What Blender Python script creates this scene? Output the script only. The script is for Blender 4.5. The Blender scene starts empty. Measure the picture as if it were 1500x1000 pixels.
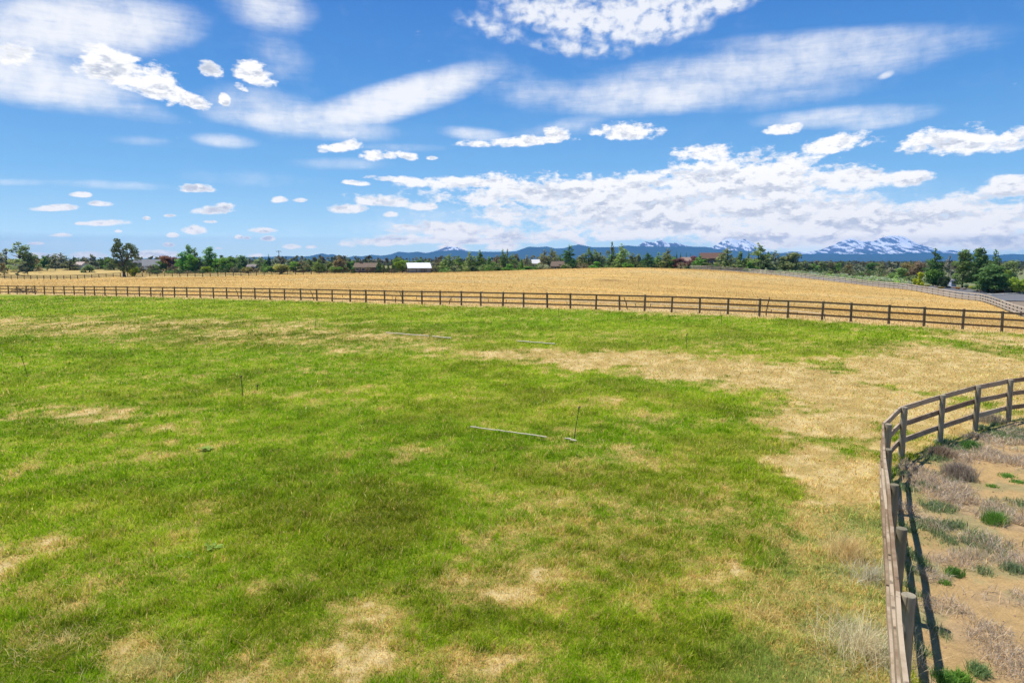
import bpy, bmesh, math, random
import numpy as np
from mathutils import Vector, Matrix

R = math.radians
random.seed(7)
rng = np.random.default_rng(7)
sc = bpy.context.scene
col = sc.collection

# ------------------------------------------------------------------ camera
CAM_Z = 5.0                       # a drone hovering five metres above the pasture
F = 1013.0                        # focal length in photograph pixels (about 24 mm)
PITCH = math.atan(115 / F)
CP, SP = math.cos(PITCH), math.sin(PITCH)
cam = bpy.data.cameras.new("camera")
cam.lens = 36.0 * F / 1500.0
cam.sensor_width = 36.0
cam.clip_start = 0.05
cam.clip_end = 80000
camo = bpy.data.objects.new("camera", cam)
camo.location = (0, 0, CAM_Z)
camo.rotation_euler = (R(90) - PITCH, 0, 0)
col.objects.link(camo)
sc.camera = camo

# ------------------------------------------------------------------ exposure and render settings
sc.view_settings.view_transform = 'Standard'
sc.view_settings.look = 'None'
EXPO = 0.35
HAZE = 0.85e-4                     # density of the air (the box of it is at the end)
HAZE_REACH, HAZE_TOP = 13500.0, 500.0
sc.view_settings.exposure = EXPO
sc.view_settings.gamma = 1.0
sc.view_settings.use_curve_mapping = False
cy = sc.cycles
cy.max_bounces = 4
cy.diffuse_bounces = 2
cy.glossy_bounces = 1
cy.transmission_bounces = 2
cy.volume_bounces = 0
cy.transparent_max_bounces = 4
cy.caustics_reflective = False
cy.caustics_refractive = False
cy.use_denoising = True
cy.use_adaptive_sampling = True
cy.adaptive_threshold = 0.015

# ------------------------------------------------------------------ sun
SUN_EL = R(66.0)
SUN_AZ = R(-61.0)                 # from +Y (straight ahead) towards -X (left)
sund = Vector((math.sin(SUN_AZ) * math.cos(SUN_EL), math.cos(SUN_AZ) * math.cos(SUN_EL), math.sin(SUN_EL)))
sl = bpy.data.lights.new("sun", 'SUN')
sl.energy = 4.6
sl.angle = R(0.53)
sl.color = (1.0, 0.955, 0.88)
so = bpy.data.objects.new("sun", sl)
so.rotation_euler = sund.to_track_quat('Z', 'Y').to_euler()
so.location = (-60, 30, 140)
col.objects.link(so)


def ray(px, py):
    """slopes (x per metre ahead, z per metre ahead) of the direction seen at a photograph pixel"""
    x = (px - 750) / F
    yu = (500 - py) / F
    Y = CP + SP * yu
    return x / Y, (-SP + CP * yu) / Y


def at(px, py, D):
    a, b = ray(px, py)
    return (a * D, D, CAM_Z + b * D)


def azel(px, py):
    a, b = ray(px, py)
    return math.degrees(math.atan2(a, 1)), math.degrees(math.atan2(b, math.hypot(a, 1)))


# ------------------------------------------------------------------ sky with clouds, all by direction
world = bpy.data.worlds.new("World")
sc.world = world
world.use_nodes = True
wt = world.node_tree
wt.nodes.clear()
try:
    world.cycles.sampling_method = 'MANUAL'
    world.cycles.sample_map_resolution = 512
except Exception:
    pass


class G:
    """a small node writer"""
    def __init__(s, nt): s.nt = nt
    def new(s, t, **k):
        n = s.nt.nodes.new(t)
        for a, b in k.items(): setattr(n, a, b)
        return n
    def put(s, sock, v):
        if isinstance(v, bpy.types.NodeSocket): s.nt.links.new(v, sock)
        else: sock.default_value = v
    def m(s, op, a, b=None, c=None, clamp=False):
        n = s.new('ShaderNodeMath', operation=op, use_clamp=clamp)
        for i, v in enumerate((a, b, c)):
            if v is not None: s.put(n.inputs[i], v)
        return n.outputs[0]
    def v(s, op, a, b=None, c=None):
        n = s.new('ShaderNodeVectorMath', operation=op)
        for i, x in enumerate((a, b, c)):
            if x is not None: s.put(n.inputs[i], x)
        return n.outputs['Value'] if op in ('LENGTH', 'DOT_PRODUCT', 'DISTANCE') else n.outputs[0]
    def noise(s, vec, scale, detail=4, rough=0.55, dist=0.0, dim='3D', out='Fac'):
        n = s.new('ShaderNodeTexNoise', noise_dimensions=dim)
        s.put(n.inputs['Vector'], vec)
        s.put(n.inputs['Scale'], scale); s.put(n.inputs['Detail'], detail)
        s.put(n.inputs['Roughness'], rough); s.put(n.inputs['Distortion'], dist)
        return n.outputs[out]
    def mix(s, f, a, b, blend='MIX'):
        n = s.new('ShaderNodeMix', data_type='RGBA', blend_type=blend)
        s.put(n.inputs[0], f); s.put(n.inputs[6], a); s.put(n.inputs[7], b)
        return n.outputs[2]
    def ramp(s, f, lo, hi, a=0.0, b=1.0, smooth=True):
        n = s.new('ShaderNodeMapRange', interpolation_type='SMOOTHSTEP' if smooth else 'LINEAR')
        s.put(n.inputs['Value'], f)
        for k, x in (('From Min', lo), ('From Max', hi), ('To Min', a), ('To Max', b)): s.put(n.inputs[k], x)
        return n.outputs['Result']
    def xyz(s, x, y, z):
        n = s.new('ShaderNodeCombineXYZ')
        for i, q in enumerate((x, y, z)): s.put(n.inputs[i], q)
        return n.outputs[0]
    def sep(s, v):
        n = s.new('ShaderNodeSeparateXYZ'); s.put(n.inputs[0], v)
        return n.outputs


# heaped clouds: centre x, y, half width, half height, tilt (in photograph pixels and degrees, turned into bearings below)
CUMULUS = [
    (165, 104, 58, 34, 12), (216, 122, 62, 30, 22), (262, 142, 55, 13, 22), (15, 84, 48, 20, 5), (308, 106, 20, 17, 20), (370, 110, 33, 21, 18), (329, 148, 8, 13, 0),
    (352, 128, 14, 6, 20), (503, 216, 34, 10, -5), (556, 228, 30, 11, 0), (598, 231, 17, 7, 5), (632, 232, 10, 4, 0),
    (755, 209, 85, 9, -3), (815, 200, 20, 14, 15), (920, 195, 48, 17, 0), (1143, 191, 26, 10, 0), (1165, 187, 12, 7, 0), (1230, 213, 64, 16, -7),
    (1402, 212, 82, 26, -3), (1478, 210, 60, 20, -8), (1034, 226, 44, 17, 0),
    (1110, 252, 130, 30, 0), (1040, 268, 160, 26, 0), (1200, 266, 130, 24, 0), (1325, 265, 45, 14, -6), (850, 288, 240, 32, 0), (700, 270, 120, 12, 0), (960, 300, 240, 30, 0), (590, 264, 60, 6, 3), (520, 268, 24, 5, 5),
    (1180, 320, 340, 34, 0), (1400, 322, 180, 38, 0), (1000, 335, 190, 26, 0), (1120, 350, 130, 22, 0), (1330, 352, 250, 22, 0), (1480, 276, 46, 22, -8), (1475, 355, 60, 20, 0), (1250, 345, 150, 30, 0),
    (960, 322, 330, 30, 0), (1310, 334, 260, 36, 0), (1080, 285, 230, 18, 0),
    (660, 338, 90, 17, 0), (590, 352, 100, 11, -3), (760, 348, 90, 15, 0), (700, 352, 150, 10, 0), (838, 348, 22, 9, 30), (905, 345, 40, 12, 0),
    (565, 296, 62, 12, 4), (508, 306, 32, 10, 0), (615, 303, 26, 8, 0), (572, 315, 13, 6, 0),
    (285, 277, 27, 8, 0), (312, 309, 34, 8, -3), (330, 304, 16, 7, 0), (85, 305, 38, 6, -2), (160, 327, 38, 6, -2), (120, 328, 10, 3, 0), (287, 338, 18, 9, 0), (89, 345, 18, 4, 0), (386, 338, 21, 5, 0),
    (117, 286, 16, 5, 3), (145, 299, 20, 5, 3), (408, 293, 13, 6, 0), (440, 294, 12, 4, 0), (250, 316, 9, 3, 0), (350, 348, 7, 4, 0), (393, 350, 11, 5, 0), (308, 325, 12, 3, 0), (362, 349, 6, 3, 0), (215, 320, 6, 3, 0),
    (247, 359, 10, 4, 0), (253, 345, 9, 4, 0), (174, 339, 7, 3, 0), (52, 357, 12, 3, 0), (130, 374, 34, 8, 0), (225, 373, 42, 7, 0), (60, 376, 40, 6, 0), (428, 362, 14, 5, 0), (375, 375, 16, 5, 0), (455, 362, 9, 3, 0), (320, 364, 9, 3, 0), (660, 364, 26, 9, 0), (740, 362, 30, 8, 0),
]
# thin high sheets: the same, and how dense
CIRRUS = [
    (1298, 110, 18, 7, -20, .7), 
    (120, 40, 210, 62, -2, .92), (40, 62, 150, 80, 0, .6), (50, 115, 190, 52, 10, .85), (150, 150, 150, 22, 12, .45), (395, 12, 85, 45, 10, .62), (410, 85, 70, 42, 30, .34),
    (575, 148, 200, 36, -17, .95), (440, 180, 170, 26, 6, .7), (390, 160, 110, 40, 10, .55), (665, 122, 80, 32, -20, .7), (330, 206, 58, 14, 4, .62), (205, 206, 60, 9, 2, .32),
    (1110, 105, 420, 48, -9, .62), (960, 140, 220, 36, -5, .72), (1230, 66, 290, 32, -4, .55), (1380, 55, 120, 26, 5, .35), (800, 140, 130, 34, 5, .4), (760, 110, 120, 30, 20, .22),
    (1235, 172, 180, 20, -4, .6), (1290, 178, 100, 14, -8, .5), (695, 197, 65, 14, 5, .55), (830, 185, 75, 16, -12, .45), (500, 240, 90, 12, 0, .38), (165, 271, 110, 9, 2, .42), (15, 267, 70, 7, 0, .34),
    (590, 217, 90, 9, 0, .3), (370, 262, 130, 16, 2, .25), (850, 190, 160, 12, -5, .25), (1150, 140, 200, 25, -8, .35), (60, 355, 200, 20, 0, .18), (350, 350, 250, 30, 0, .14), (640, 330, 200, 40, 0, .3), (1100, 300, 420, 70, 0, .35), (1250, 345, 330, 36, 0, .75),
]
ALTOCU = [(860, 28, 185, 40, 5, .95), (950, 25, 130, 50, -8, 1.0), (720, 40, 70, 22, 18, .55), (1040, 5, 90, 26, -8, .8), (850, 70, 100, 20, 5, .6)]


def ell(px, py, rx, ry, rot):
    a0, e0 = azel(px, py)
    c, s = math.cos(R(rot)), math.sin(R(rot))
    a1, e1 = azel(px + rx * c, py + rx * s)
    a2, e2 = azel(px + ry * s, py - ry * c)
    return (a0, e0), math.hypot(a1 - a0, e1 - e0), math.hypot(a2 - a0, e2 - e0), math.atan2(e1 - e0, a1 - a0)


def mapped(g, P, e):
    (a0, e0), w, h, rot = ell(*e[:5])
    mp = g.new('ShaderNodeMapping', vector_type='TEXTURE')
    g.put(mp.inputs['Vector'], P)
    mp.inputs['Location'].default_value = (a0, e0, 0)
    mp.inputs['Rotation'].default_value = (0, 0, rot)
    mp.inputs['Scale'].default_value = (w, h, 1)
    return mp.outputs[0]


g = G(wt)
gen = g.new('ShaderNodeTexCoord').outputs['Generated']
sx, sy, sz = g.sep(g.v('NORMALIZE', gen))
DEG = 180 / math.pi
az = g.m('MULTIPLY', g.m('ARCTAN2', sx, sy), DEG)
el = g.m('MULTIPLY', g.m('ARCSINE', sz), DEG)
P = g.xyz(az, el, 0.0)
sky = g.new('ShaderNodeTexSky', sky_type='NISHITA', sun_disc=False)
sky.sun_elevation = SUN_EL
sky.sun_rotation = SUN_AZ
sky.altitude = 1000
sky.air_density = 1.0
sky.dust_density = 0.6
sky.ozone_density = 3.0
SKY_STRENGTH = 0.10
AIR = (.085, .26, .54)             # what endless air would look like in this light
skyc = sky.outputs[0]
hs = g.new('ShaderNodeHueSaturation')
hs.inputs['Saturation'].default_value = 1.12
hs.inputs['Value'].default_value = 1.0
g.put(hs.inputs['Color'], skyc)
skyc = hs.outputs[0]

# the sky itself: deep blue overhead, paler towards the horizon
cr = g.new('ShaderNodeValToRGB')
g.put(cr.inputs[0], g.m('DIVIDE', el, 40.0, clamp=True))
W = 2 ** -EXPO / SKY_STRENGTH      # display white, for clouds
stops = [(0.0, (.48, .70, .86)), (.06, (.37, .64, .88)), (.16, (.20, .485, .84)), (.32, (.092, .325, .745)), (.50, (.052, .225, .655)), (.75, (.035, .17, .55)), (1.0, (.03, .14, .47))]
for k, (p, c) in enumerate(stops):
    e = cr.color_ramp.elements[k] if k < 2 else cr.color_ramp.elements.new(p)
    e.position = p
    e.color = (*c, 1)
tone = g.mix(1.0, cr.outputs[0], (W, W, W, 1), 'MULTIPLY')
skyc = g.mix(.85, skyc, tone)

# what lies outside the air is seen through it: brighter there by what the air takes away
path = g.m('MINIMUM', HAZE_REACH, g.m('DIVIDE', HAZE_TOP - CAM_Z, g.m('MAXIMUM', sz, .01)))
thru = g.m('EXPONENT', g.m('MULTIPLY', path, -HAZE))
glow = g.mix(1.0, (AIR[0] * W, AIR[1] * W, AIR[2] * W, 1), g.xyz(*(g.m('SUBTRACT', 1.0, thru),) * 3), 'MULTIPLY')
inv = g.xyz(*(g.m('DIVIDE', 1.0, thru),) * 3)
def outside(c):
    return g.mix(1.0, g.v('MAXIMUM', g.mix(1.0, c, glow, 'SUBTRACT'), (0, 0, 0)), inv, 'MULTIPLY')
skyc = outside(skyc)

# noise shared by every cloud
rotm = g.new('ShaderNodeMapping'); g.put(rotm.inputs['Vector'], P)
rotm.inputs['Rotation'].default_value = (0, 0, R(-9)); rotm.inputs['Scale'].default_value = (.16, 1.1, 1)
st1 = g.noise(rotm.outputs[0], 1.0, 6, .6, .35, '2D')
st2 = g.noise(P, .55, 5, .6, .15, '2D')
rip = g.new('ShaderNodeMapping'); g.put(rip.inputs['Vector'], P)
rip.inputs['Rotation'].default_value = (0, 0, R(-32)); rip.inputs['Scale'].default_value = (.7, 5.0, 1)
st3 = g.noise(rip.outputs[0], 1.0, 3, .5, .3, '2D')
tex = g.m('ADD', g.m('ADD', g.m('MULTIPLY', g.m('SUBTRACT', st1, .5), .9), g.m('MULTIPLY', g.m('SUBTRACT', st2, .5), 1.3)), g.m('MULTIPLY', g.m('SUBTRACT', st3, .5), .38))
acn = g.m('ADD', g.m('MULTIPLY', g.m('SUBTRACT', g.noise(g.v('MULTIPLY', P, (1, 1.5, 1)), .95, 6, .5, .2, '2D'), .5), 2.3), g.m('MULTIPLY', g.m('SUBTRACT', st2, .5), 1.2))
def puffs(vec):
    S = g.v('MULTIPLY', vec, (1, 2.0, 1))
    a = g.noise(S, .36, 2, .5, .2, '2D')
    b = g.noise(S, 1.3, 6, .52, .1, '2D')
    c = g.noise(S, 4.2, 4, .55, .1, '2D')
    return g.m('ADD', g.m('MULTIPLY', g.m('SUBTRACT', a, .5), 2.4), g.m('ADD', g.m('MULTIPLY', g.m('SUBTRACT', b, .5), 1.9), g.m('MULTIPLY', g.m('SUBTRACT', c, .5), .6)))
p0 = puffs(P)
p1 = puffs(g.v('ADD', P, (-.22, .50, 0)))
def folds(vec):
    return g.noise(g.v('MULTIPLY', vec, (1, 3.2, 1)), .26, 4, .55, .3, '2D')
pgrad = g.m('ADD', g.m('MULTIPLY', g.m('SUBTRACT', p1, p0), .75), g.m('MULTIPLY', g.m('SUBTRACT', folds(g.v('ADD', P, (-.3, .85, 0))), folds(P)), 1.7))                      # rising towards the sun: a side turned away from it
low = g.ramp(el, 1.0, 9.0)                           # far banks near the horizon are seen through more air
litc = outside(g.mix(low, (.79 * W, .815 * W, .855 * W, 1), (1.02 * W, 1.02 * W, 1.02 * W, 1)))
darkc = outside(g.mix(low, (.46 * W, .535 * W, .66 * W, 1), (.54 * W, .60 * W, .71 * W, 1)))
thinc = outside(g.mix(1.0, (1, 1, 1, 1), (.94 * W, .96 * W, 1.0 * W, 1), 'MULTIPLY'))


def sheet(h, lst, az, el):
    acc = 0.0
    for e in lst:
        qx, qy, qz = h.sep(mapped(h, h.xyz(az, el, acc), e))
        a = h.m('MULTIPLY', h.m('SUBTRACT', 1.0, h.m('MULTIPLY_ADD', qx, qx, h.m('MULTIPLY', qy, qy)), clamp=True), e[5])
        acc = h.m('SMOOTH_MAX', qz, a, .12)
    return acc


SHARED = [('az', az), ('el', el), ('tex', tex), ('acn', acn), ('p0', p0), ('pgrad', pgrad), ('sky', skyc), ('lit', litc), ('dark', darkc), ('thin', thinc)]


def cell(lst):
    """the sky shader for one patch of directions, holding only the clouds that reach into it"""
    nt = bpy.data.node_groups.new("cloud_patch", 'ShaderNodeTree')
    for k, so_ in SHARED:
        nt.interface.new_socket(k, in_out='INPUT', socket_type='NodeSocketColor' if k in ('sky', 'lit', 'dark', 'thin') else 'NodeSocketFloat')
    nt.interface.new_socket("shader", in_out='OUTPUT', socket_type='NodeSocketShader')
    h = G(nt)
    az_, el_, tex_, acn_, p0_, pg_, c, lit_, dark_, thin_ = list(h.new('NodeGroupInput').outputs)[:10]
    ci = [e for k, e in lst if k == 'ci']; al = [e for k, e in lst if k == 'ac']; cu = [e for k, e in lst if k == 'cu']
    thin = None
    if ci:
        a = sheet(h, ci, az_, el_)
        thin = h.m('MULTIPLY', h.ramp(h.m('ADD', a, h.m('MULTIPLY', tex_, h.m('ADD', .12, h.m('MULTIPLY', a, .55)))), .04, .95), .92)
    if al:
        a = sheet(h, al, az_, el_)
        a = h.m('MULTIPLY', h.ramp(h.m('ADD', a, h.m('MULTIPLY', acn_, h.m('ADD', .1, a, clamp=True))), .06, 1.05), .9)
        thin = a if thin is None else h.m('MAXIMUM', thin, a)
    if thin is not None:
        c = h.mix(thin, c, thin_)
    if cu:
        acc = 9.0
        for e in cu:                                 # the running value rides along in z, so the chain stays serial
            qx, qy, qz = h.sep(mapped(h, h.xyz(az_, el_, acc), e))
            qf = h.m('MAXIMUM', qy, h.m('MULTIPLY', qy, -1.5))
            r2 = h.m('MULTIPLY_ADD', qx, qx, h.m('MULTIPLY', qf, qf))
            acc = h.m('SMOOTH_MIN', qz, r2, 0.25)
        d = h.m('MULTIPLY_ADD', p0_, h.ramp(el_, 2.0, 8.0, .70, 1.0), h.m('SUBTRACT', 1.10, h.m('MINIMUM', acc, 2.0)))
        alpha = h.m('MULTIPLY', h.ramp(d, -.08, .80), .98)
        core = h.ramp(d, .15, 1.1)
        shade = h.m('MULTIPLY', h.ramp(pg_, -.22, .62), core)
        c = h.mix(alpha, c, h.mix(shade, lit_, dark_))
    b = h.new('ShaderNodeBackground'); h.put(b.inputs[0], c); b.inputs[1].default_value = SKY_STRENGTH
    h.put(h.new('NodeGroupOutput').inputs[0], b.outputs[0])
    n = g.new('ShaderNodeGroup'); n.node_tree = nt
    for i_, (k, so_) in enumerate(SHARED): g.put(n.inputs[i_], so_)
    return n.outputs[0]


def pick(fac, a, b):
    n = g.new('ShaderNodeMixShader')
    g.put(n.inputs[0], fac); g.put(n.inputs[1], a); g.put(n.inputs[2], b)
    return n.outputs[0]


def reach(k, e):
    (a0, e0), w, h, rot = ell(*e[:5])
    gr = 1.45 if k == 'cu' else 1.12
    c, s_ = abs(math.cos(rot)), abs(math.sin(rot))
    return a0 - gr * (w * c + h * s_), a0 + gr * (w * c + h * s_), e0 - gr * (w * s_ + h * c), e0 + gr * (w * s_ + h * c)


def divide(lst, a0, a1, e0, e1, depth=0):
    inn = [q for q in lst if q[2][0] < a1 and q[2][1] > a0 and q[2][2] < e1 and q[2][3] > e0]
    best = None
    if len(inn) > 6 and depth < 5:
        for axis in (0, 1):
            lo, hi = (a0, a1) if axis == 0 else (e0, e1)
            for t in (.25, .35, .5, .65, .75):
                x = lo + (hi - lo) * t
                n1 = sum(q[2][2 * axis] < x for q in inn); n2 = sum(q[2][2 * axis + 1] > x for q in inn)
                cost = n1 * t + n2 * (1 - t) + .15 * max(n1, n2)
                if best is None or cost < best[0]: best = (cost, axis, x, n1, n2)
    if best is None or min(best[3], best[4]) >= len(inn):
        return cell([(k, e) for k, e, r in inn])
    _, axis, x, n1, n2 = best
    if axis == 0:
        return pick(g.m('GREATER_THAN', az, x), divide(inn, a0, x, e0, e1, depth + 1), divide(inn, x, a1, e0, e1, depth + 1))
    return pick(g.m('GREATER_THAN', el, x), divide(inn, a0, a1, e0, x, depth + 1), divide(inn, a0, a1, x, e1, depth + 1))


everything = [(k, e, reach(k, e)) for k, l in (('ci', CIRRUS), ('ac', ALTOCU), ('cu', CUMULUS)) for e in l]
clear = g.new('ShaderNodeBackground'); g.put(clear.inputs[0], skyc); clear.inputs[1].default_value = SKY_STRENGTH
zone = g.m('MULTIPLY', g.m('LESS_THAN', g.m('ABSOLUTE', az), 60.0), g.m('MULTIPLY', g.m('GREATER_THAN', el, -1.0), g.m('LESS_THAN', el, 36.0)))
wo = g.new('ShaderNodeOutputWorld')
wt.links.new(pick(zone, clear.outputs[0], divide(everything, -60, 60, -1, 36)), wo.inputs['Surface'])

# ------------------------------------------------------------------ helpers for meshes and materials
def mesh_obj(name, verts, faces, mat=None, parent=None, smooth=False, attrs=None, loc=(0, 0, 0)):
    me = bpy.data.meshes.new(name)
    verts = np.asarray(verts, dtype=np.float32)
    if isinstance(faces, np.ndarray):
        k = faces.shape[1]; nf = len(faces)
        me.vertices.add(len(verts)); me.vertices.foreach_set("co", verts.ravel())
        me.loops.add(nf * k); me.loops.foreach_set("vertex_index", faces.astype(np.int32).ravel())
        me.polygons.add(nf)
        me.polygons.foreach_set("loop_start", np.arange(0, nf * k, k, dtype=np.int32))
        me.polygons.foreach_set("loop_total", np.full(nf, k, dtype=np.int32))
        me.update(calc_edges=True)
    else:
        me.from_pydata([tuple(v) for v in verts.tolist()], [], faces)
    if attrs:
        for k, v in attrs.items():
            v = np.asarray(v, dtype=np.float32)
            if v.ndim == 1:
                a = me.attributes.new(k, 'FLOAT', 'POINT'); a.data.foreach_set("value", v)
            else:
                if v.shape[1] == 3: v = np.concatenate([v, np.ones((len(v), 1), np.float32)], 1)
                a = me.attributes.new(k, 'FLOAT_COLOR', 'POINT'); a.data.foreach_set("color", np.ascontiguousarray(v).ravel())
    if smooth: me.polygons.foreach_set("use_smooth", np.ones(len(me.polygons), bool))
    if mat: me.materials.append(mat)
    o = bpy.data.objects.new(name, me)
    o.location = loc
    if parent: o.parent = parent
    col.objects.link(o)
    return o


class MB:
    """collects boxes, tubes and sheets for one mesh"""
    def __init__(s): s.v = []; s.f = []
    def add(s, vs, fs):
        n = len(s.v); s.v += [tuple(v) for v in vs]; s.f += [tuple(i + n for i in f) for f in fs]
    def box(s, x0, x1, y0, y1, z0, z1):
        s.add([(x0, y0, z0), (x1, y0, z0), (x1, y1, z0), (x0, y1, z0), (x0, y0, z1), (x1, y0, z1), (x1, y1, z1), (x0, y1, z1)],
              [(0, 3, 2, 1), (4, 5, 6, 7), (0, 1, 5, 4), (1, 2, 6, 5), (2, 3, 7, 6), (3, 0, 4, 7)])
    def bar(s, a, b, w, h):
        """a plank from a to b, w thick across, h tall"""
        a, b = Vector(a), Vector(b); d = (b - a).normalized()
        u = Vector((d.y, -d.x, 0)).normalized() * (w / 2); t = Vector((0, 0, h / 2))
        s.add([a - u - t, a + u - t, a + u + t, a - u + t, b - u - t, b + u - t, b + u + t, b - u + t],
              [(0, 3, 2, 1), (4, 5, 6, 7), (0, 1, 5, 4), (1, 2, 6, 5), (2, 3, 7, 6), (3, 0, 4, 7)])
    def tube(s, pts, rads, n=8, caps=True):
        k0 = len(s.v)
        pts = [Vector(p) for p in pts]
        for i, (p, r) in enumerate(zip(pts, rads)):
            d = (pts[min(i + 1, len(pts) - 1)] - pts[max(i - 1, 0)]).normalized()
            u = d.orthogonal().normalized() if abs(d.z) < .95 else Vector((1, 0, 0)); u = (u - d * u.dot(d)).normalized(); w = d.cross(u)
            for j in range(n):
                t = 2 * math.pi * j / n
                s.v.append(tuple(p + (u * math.cos(t) + w * math.sin(t)) * r))
        for i in range(len(pts) - 1):
            for j in range(n):
                a = k0 + i * n + j; b = k0 + i * n + (j + 1) % n
                s.f.append((a, b, b + n, a + n))
        if caps:
            s.f.append(tuple(k0 + j for j in reversed(range(n))))
            s.f.append(tuple(k0 + (len(pts) - 1) * n + j for j in range(n)))
    def build(s, name, mat, parent=None, loc=(0, 0, 0), smooth=False):
        o = mesh_obj(name, s.v, s.f, mat, parent, smooth, loc=loc)
        return o


def tag(o, label=None, cat=None, group=None, kind=None):
    for k, v in (('label', label), ('category', cat), ('group', group), ('kind', kind)):
        if v: o[k] = v
    return o


def root(name, loc, label, cat, group=None, rz=0.0):
    o = bpy.data.objects.new(name, None)
    o.location = loc; o.rotation_euler = (0, 0, rz)
    o.empty_display_size = .3
    col.objects.link(o)
    return tag(o, label, cat, group)


def material(name):
    m = bpy.data.materials.new(name); m.use_nodes = True
    nt = m.node_tree; nt.nodes.clear()
    h = G(nt)
    out = h.new('ShaderNodeOutputMaterial')
    return m, h, out


def pbsdf(h, out, base, rough=.85, spec=.25, normal=None, metallic=0.0):
    b = h.new('ShaderNodeBsdfPrincipled')
    h.put(b.inputs['Base Color'], base if isinstance(base, bpy.types.NodeSocket) else (*base[:3], 1))
    h.put(b.inputs['Roughness'], rough); h.put(b.inputs['Specular IOR Level'], spec); h.put(b.inputs['Metallic'], metallic)
    if normal is not None: h.put(b.inputs['Normal'], normal)
    h.put(out.inputs['Surface'], b.outputs[0])
    return b


def bump(h, height, dist=.02, strength=.6):
    n = h.new('ShaderNodeBump'); h.put(n.inputs['Height'], height)
    n.inputs['Distance'].default_value = dist; n.inputs['Strength'].default_value = strength
    return n.outputs[0]


def plain(name, c, rough=.8, spec=.2, var=.18, scale=2.0, metallic=0.0):
    """a surface with weathering: colour wandering around c"""
    m, h, out = material(name)
    tc = h.new('ShaderNodeTexCoord').outputs['Object']
    n = h.noise(tc, scale, 5, .6)
    n2 = h.noise(tc, scale * 9, 3, .6)
    f = h.ramp(h.m('ADD', h.m('MULTIPLY', n, .65), h.m('MULTIPLY', n2, .35)), .3, .7)
    a = tuple(x * (1 - var) for x in c); b = tuple(min(1, x * (1 + var)) for x in c)
    pbsdf(h, out, h.mix(f, (*a, 1), (*b, 1)), rough, spec, None, metallic)
    return m


# ------------------------------------------------------------------ noise in numpy
def _hash(ix, iy, seed):
    n = (ix.astype(np.int64) * 374761393 + iy.astype(np.int64) * 668265263 + seed * 974711) & 0xffffffff
    n = ((n ^ (n >> 13)) * 1274126177) & 0xffffffff
    return ((n ^ (n >> 16)) & 0xffff) / 65535.0


def vnoise(x, y, seed=0):
    ix, iy = np.floor(x), np.floor(y)
    fx, fy = x - ix, y - iy
    fx = fx * fx * (3 - 2 * fx); fy = fy * fy * (3 - 2 * fy)
    a = _hash(ix, iy, seed); b = _hash(ix + 1, iy, seed); c = _hash(ix, iy + 1, seed); d = _hash(ix + 1, iy + 1, seed)
    return (a * (1 - fx) + b * fx) * (1 - fy) + (c * (1 - fx) + d * fx) * fy


def fbm(x, y, f, octs=4, seed=0, gain=.5):
    s = 0; a = 1; t = 0
    for k in range(octs):
        c, q = math.cos(.7 * k + .3), math.sin(.7 * k + .3)
        s = s + a * vnoise((x * c - y * q) * f + 17.3 * k, (x * q + y * c) * f - 9.1 * k, seed + k)
        t += a; a *= gain; f *= 2.03
    return s / t


def sstep(x, a, b):
    t = np.clip((x - a) / (b - a), 0, 1)
    return t * t * (3 - 2 * t)


# ------------------------------------------------------------------ the lie of the land
def far_depth(px):                 # the long fence across the pasture, from the apparent height of its posts
    return 1367.6 / (11.5 + .0119 * px)


ctrl = [(0, 0, 0), (-8, 8, 0), (8, 6, 0), (0, 15, 0), (-15, 18, 0), (16, 20, 0), (-30, 30, 0), (0, 35, .15), (10, 45, .3), (15, 12, 0), (26, 25, .1), (-60, 50, -.1), (-12, -20, 0), (20, -15, 0), (40, 5, 0), (-40, 0, 0)]
for px, py in [(2, 430), (216, 434.3), (441, 440), (590, 444.5), (737, 448.6), (907, 454), (1066, 460), (1205, 467.5), (1303, 474.3), (1470, 485.5)]:
    ctrl.append(at(px, py, far_depth(px)))
for px, py, D in [(450, 402, 200), (600, 400.5, 200), (700, 398.5, 190), (850, 395.5, 180), (1000, 394.3, 190), (1040, 395, 235), (100, 409, 255), (300, 405.3, 250), (0, 408, 262), (1100, 399.5, 228), (1200, 410, 190), (1300, 422, 160),
                  (1366, 430.5, 137), (1434, 440.5, 119), (1499, 464, 88), (1480, 441, 120), (1480, 434, 134), (30, 395, 310), (90, 391.5, 330), (182, 405, 252), (270, 399, 300), (390, 397.5, 290), (470, 399, 270), (600, 399.5, 262), (700, 398, 255), (770, 397, 250),
                  (850, 395.5, 250), (930, 394.8, 250), (1064, 394, 265), (1160, 398, 262), (1240, 403, 268), (1320, 411, 225), (1380, 421, 152), (1450, 428, 142), (1495, 426, 142), (1600, 440, 110), (-150, 400, 300), (-150, 425, 140), (1600, 410, 250)]:
    ctrl.append(at(px, py, D))
ctrl = np.array(ctrl)


def _tps(r2): return .5 * r2 * np.log(np.maximum(r2, 1e-9))


_sc = 100.0
_q = ctrl[:, :2] / _sc
_K = _tps(((_q[:, None] - _q[None]) ** 2).sum(-1)) + np.eye(len(_q)) * .004
_Pm = np.concatenate([np.ones((len(_q), 1)), _q], 1)
_A = np.block([[_K, _Pm], [_Pm.T, np.zeros((3, 3))]])
_wt = np.linalg.solve(_A, np.concatenate([ctrl[:, 2], np.zeros(3)]))


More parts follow.
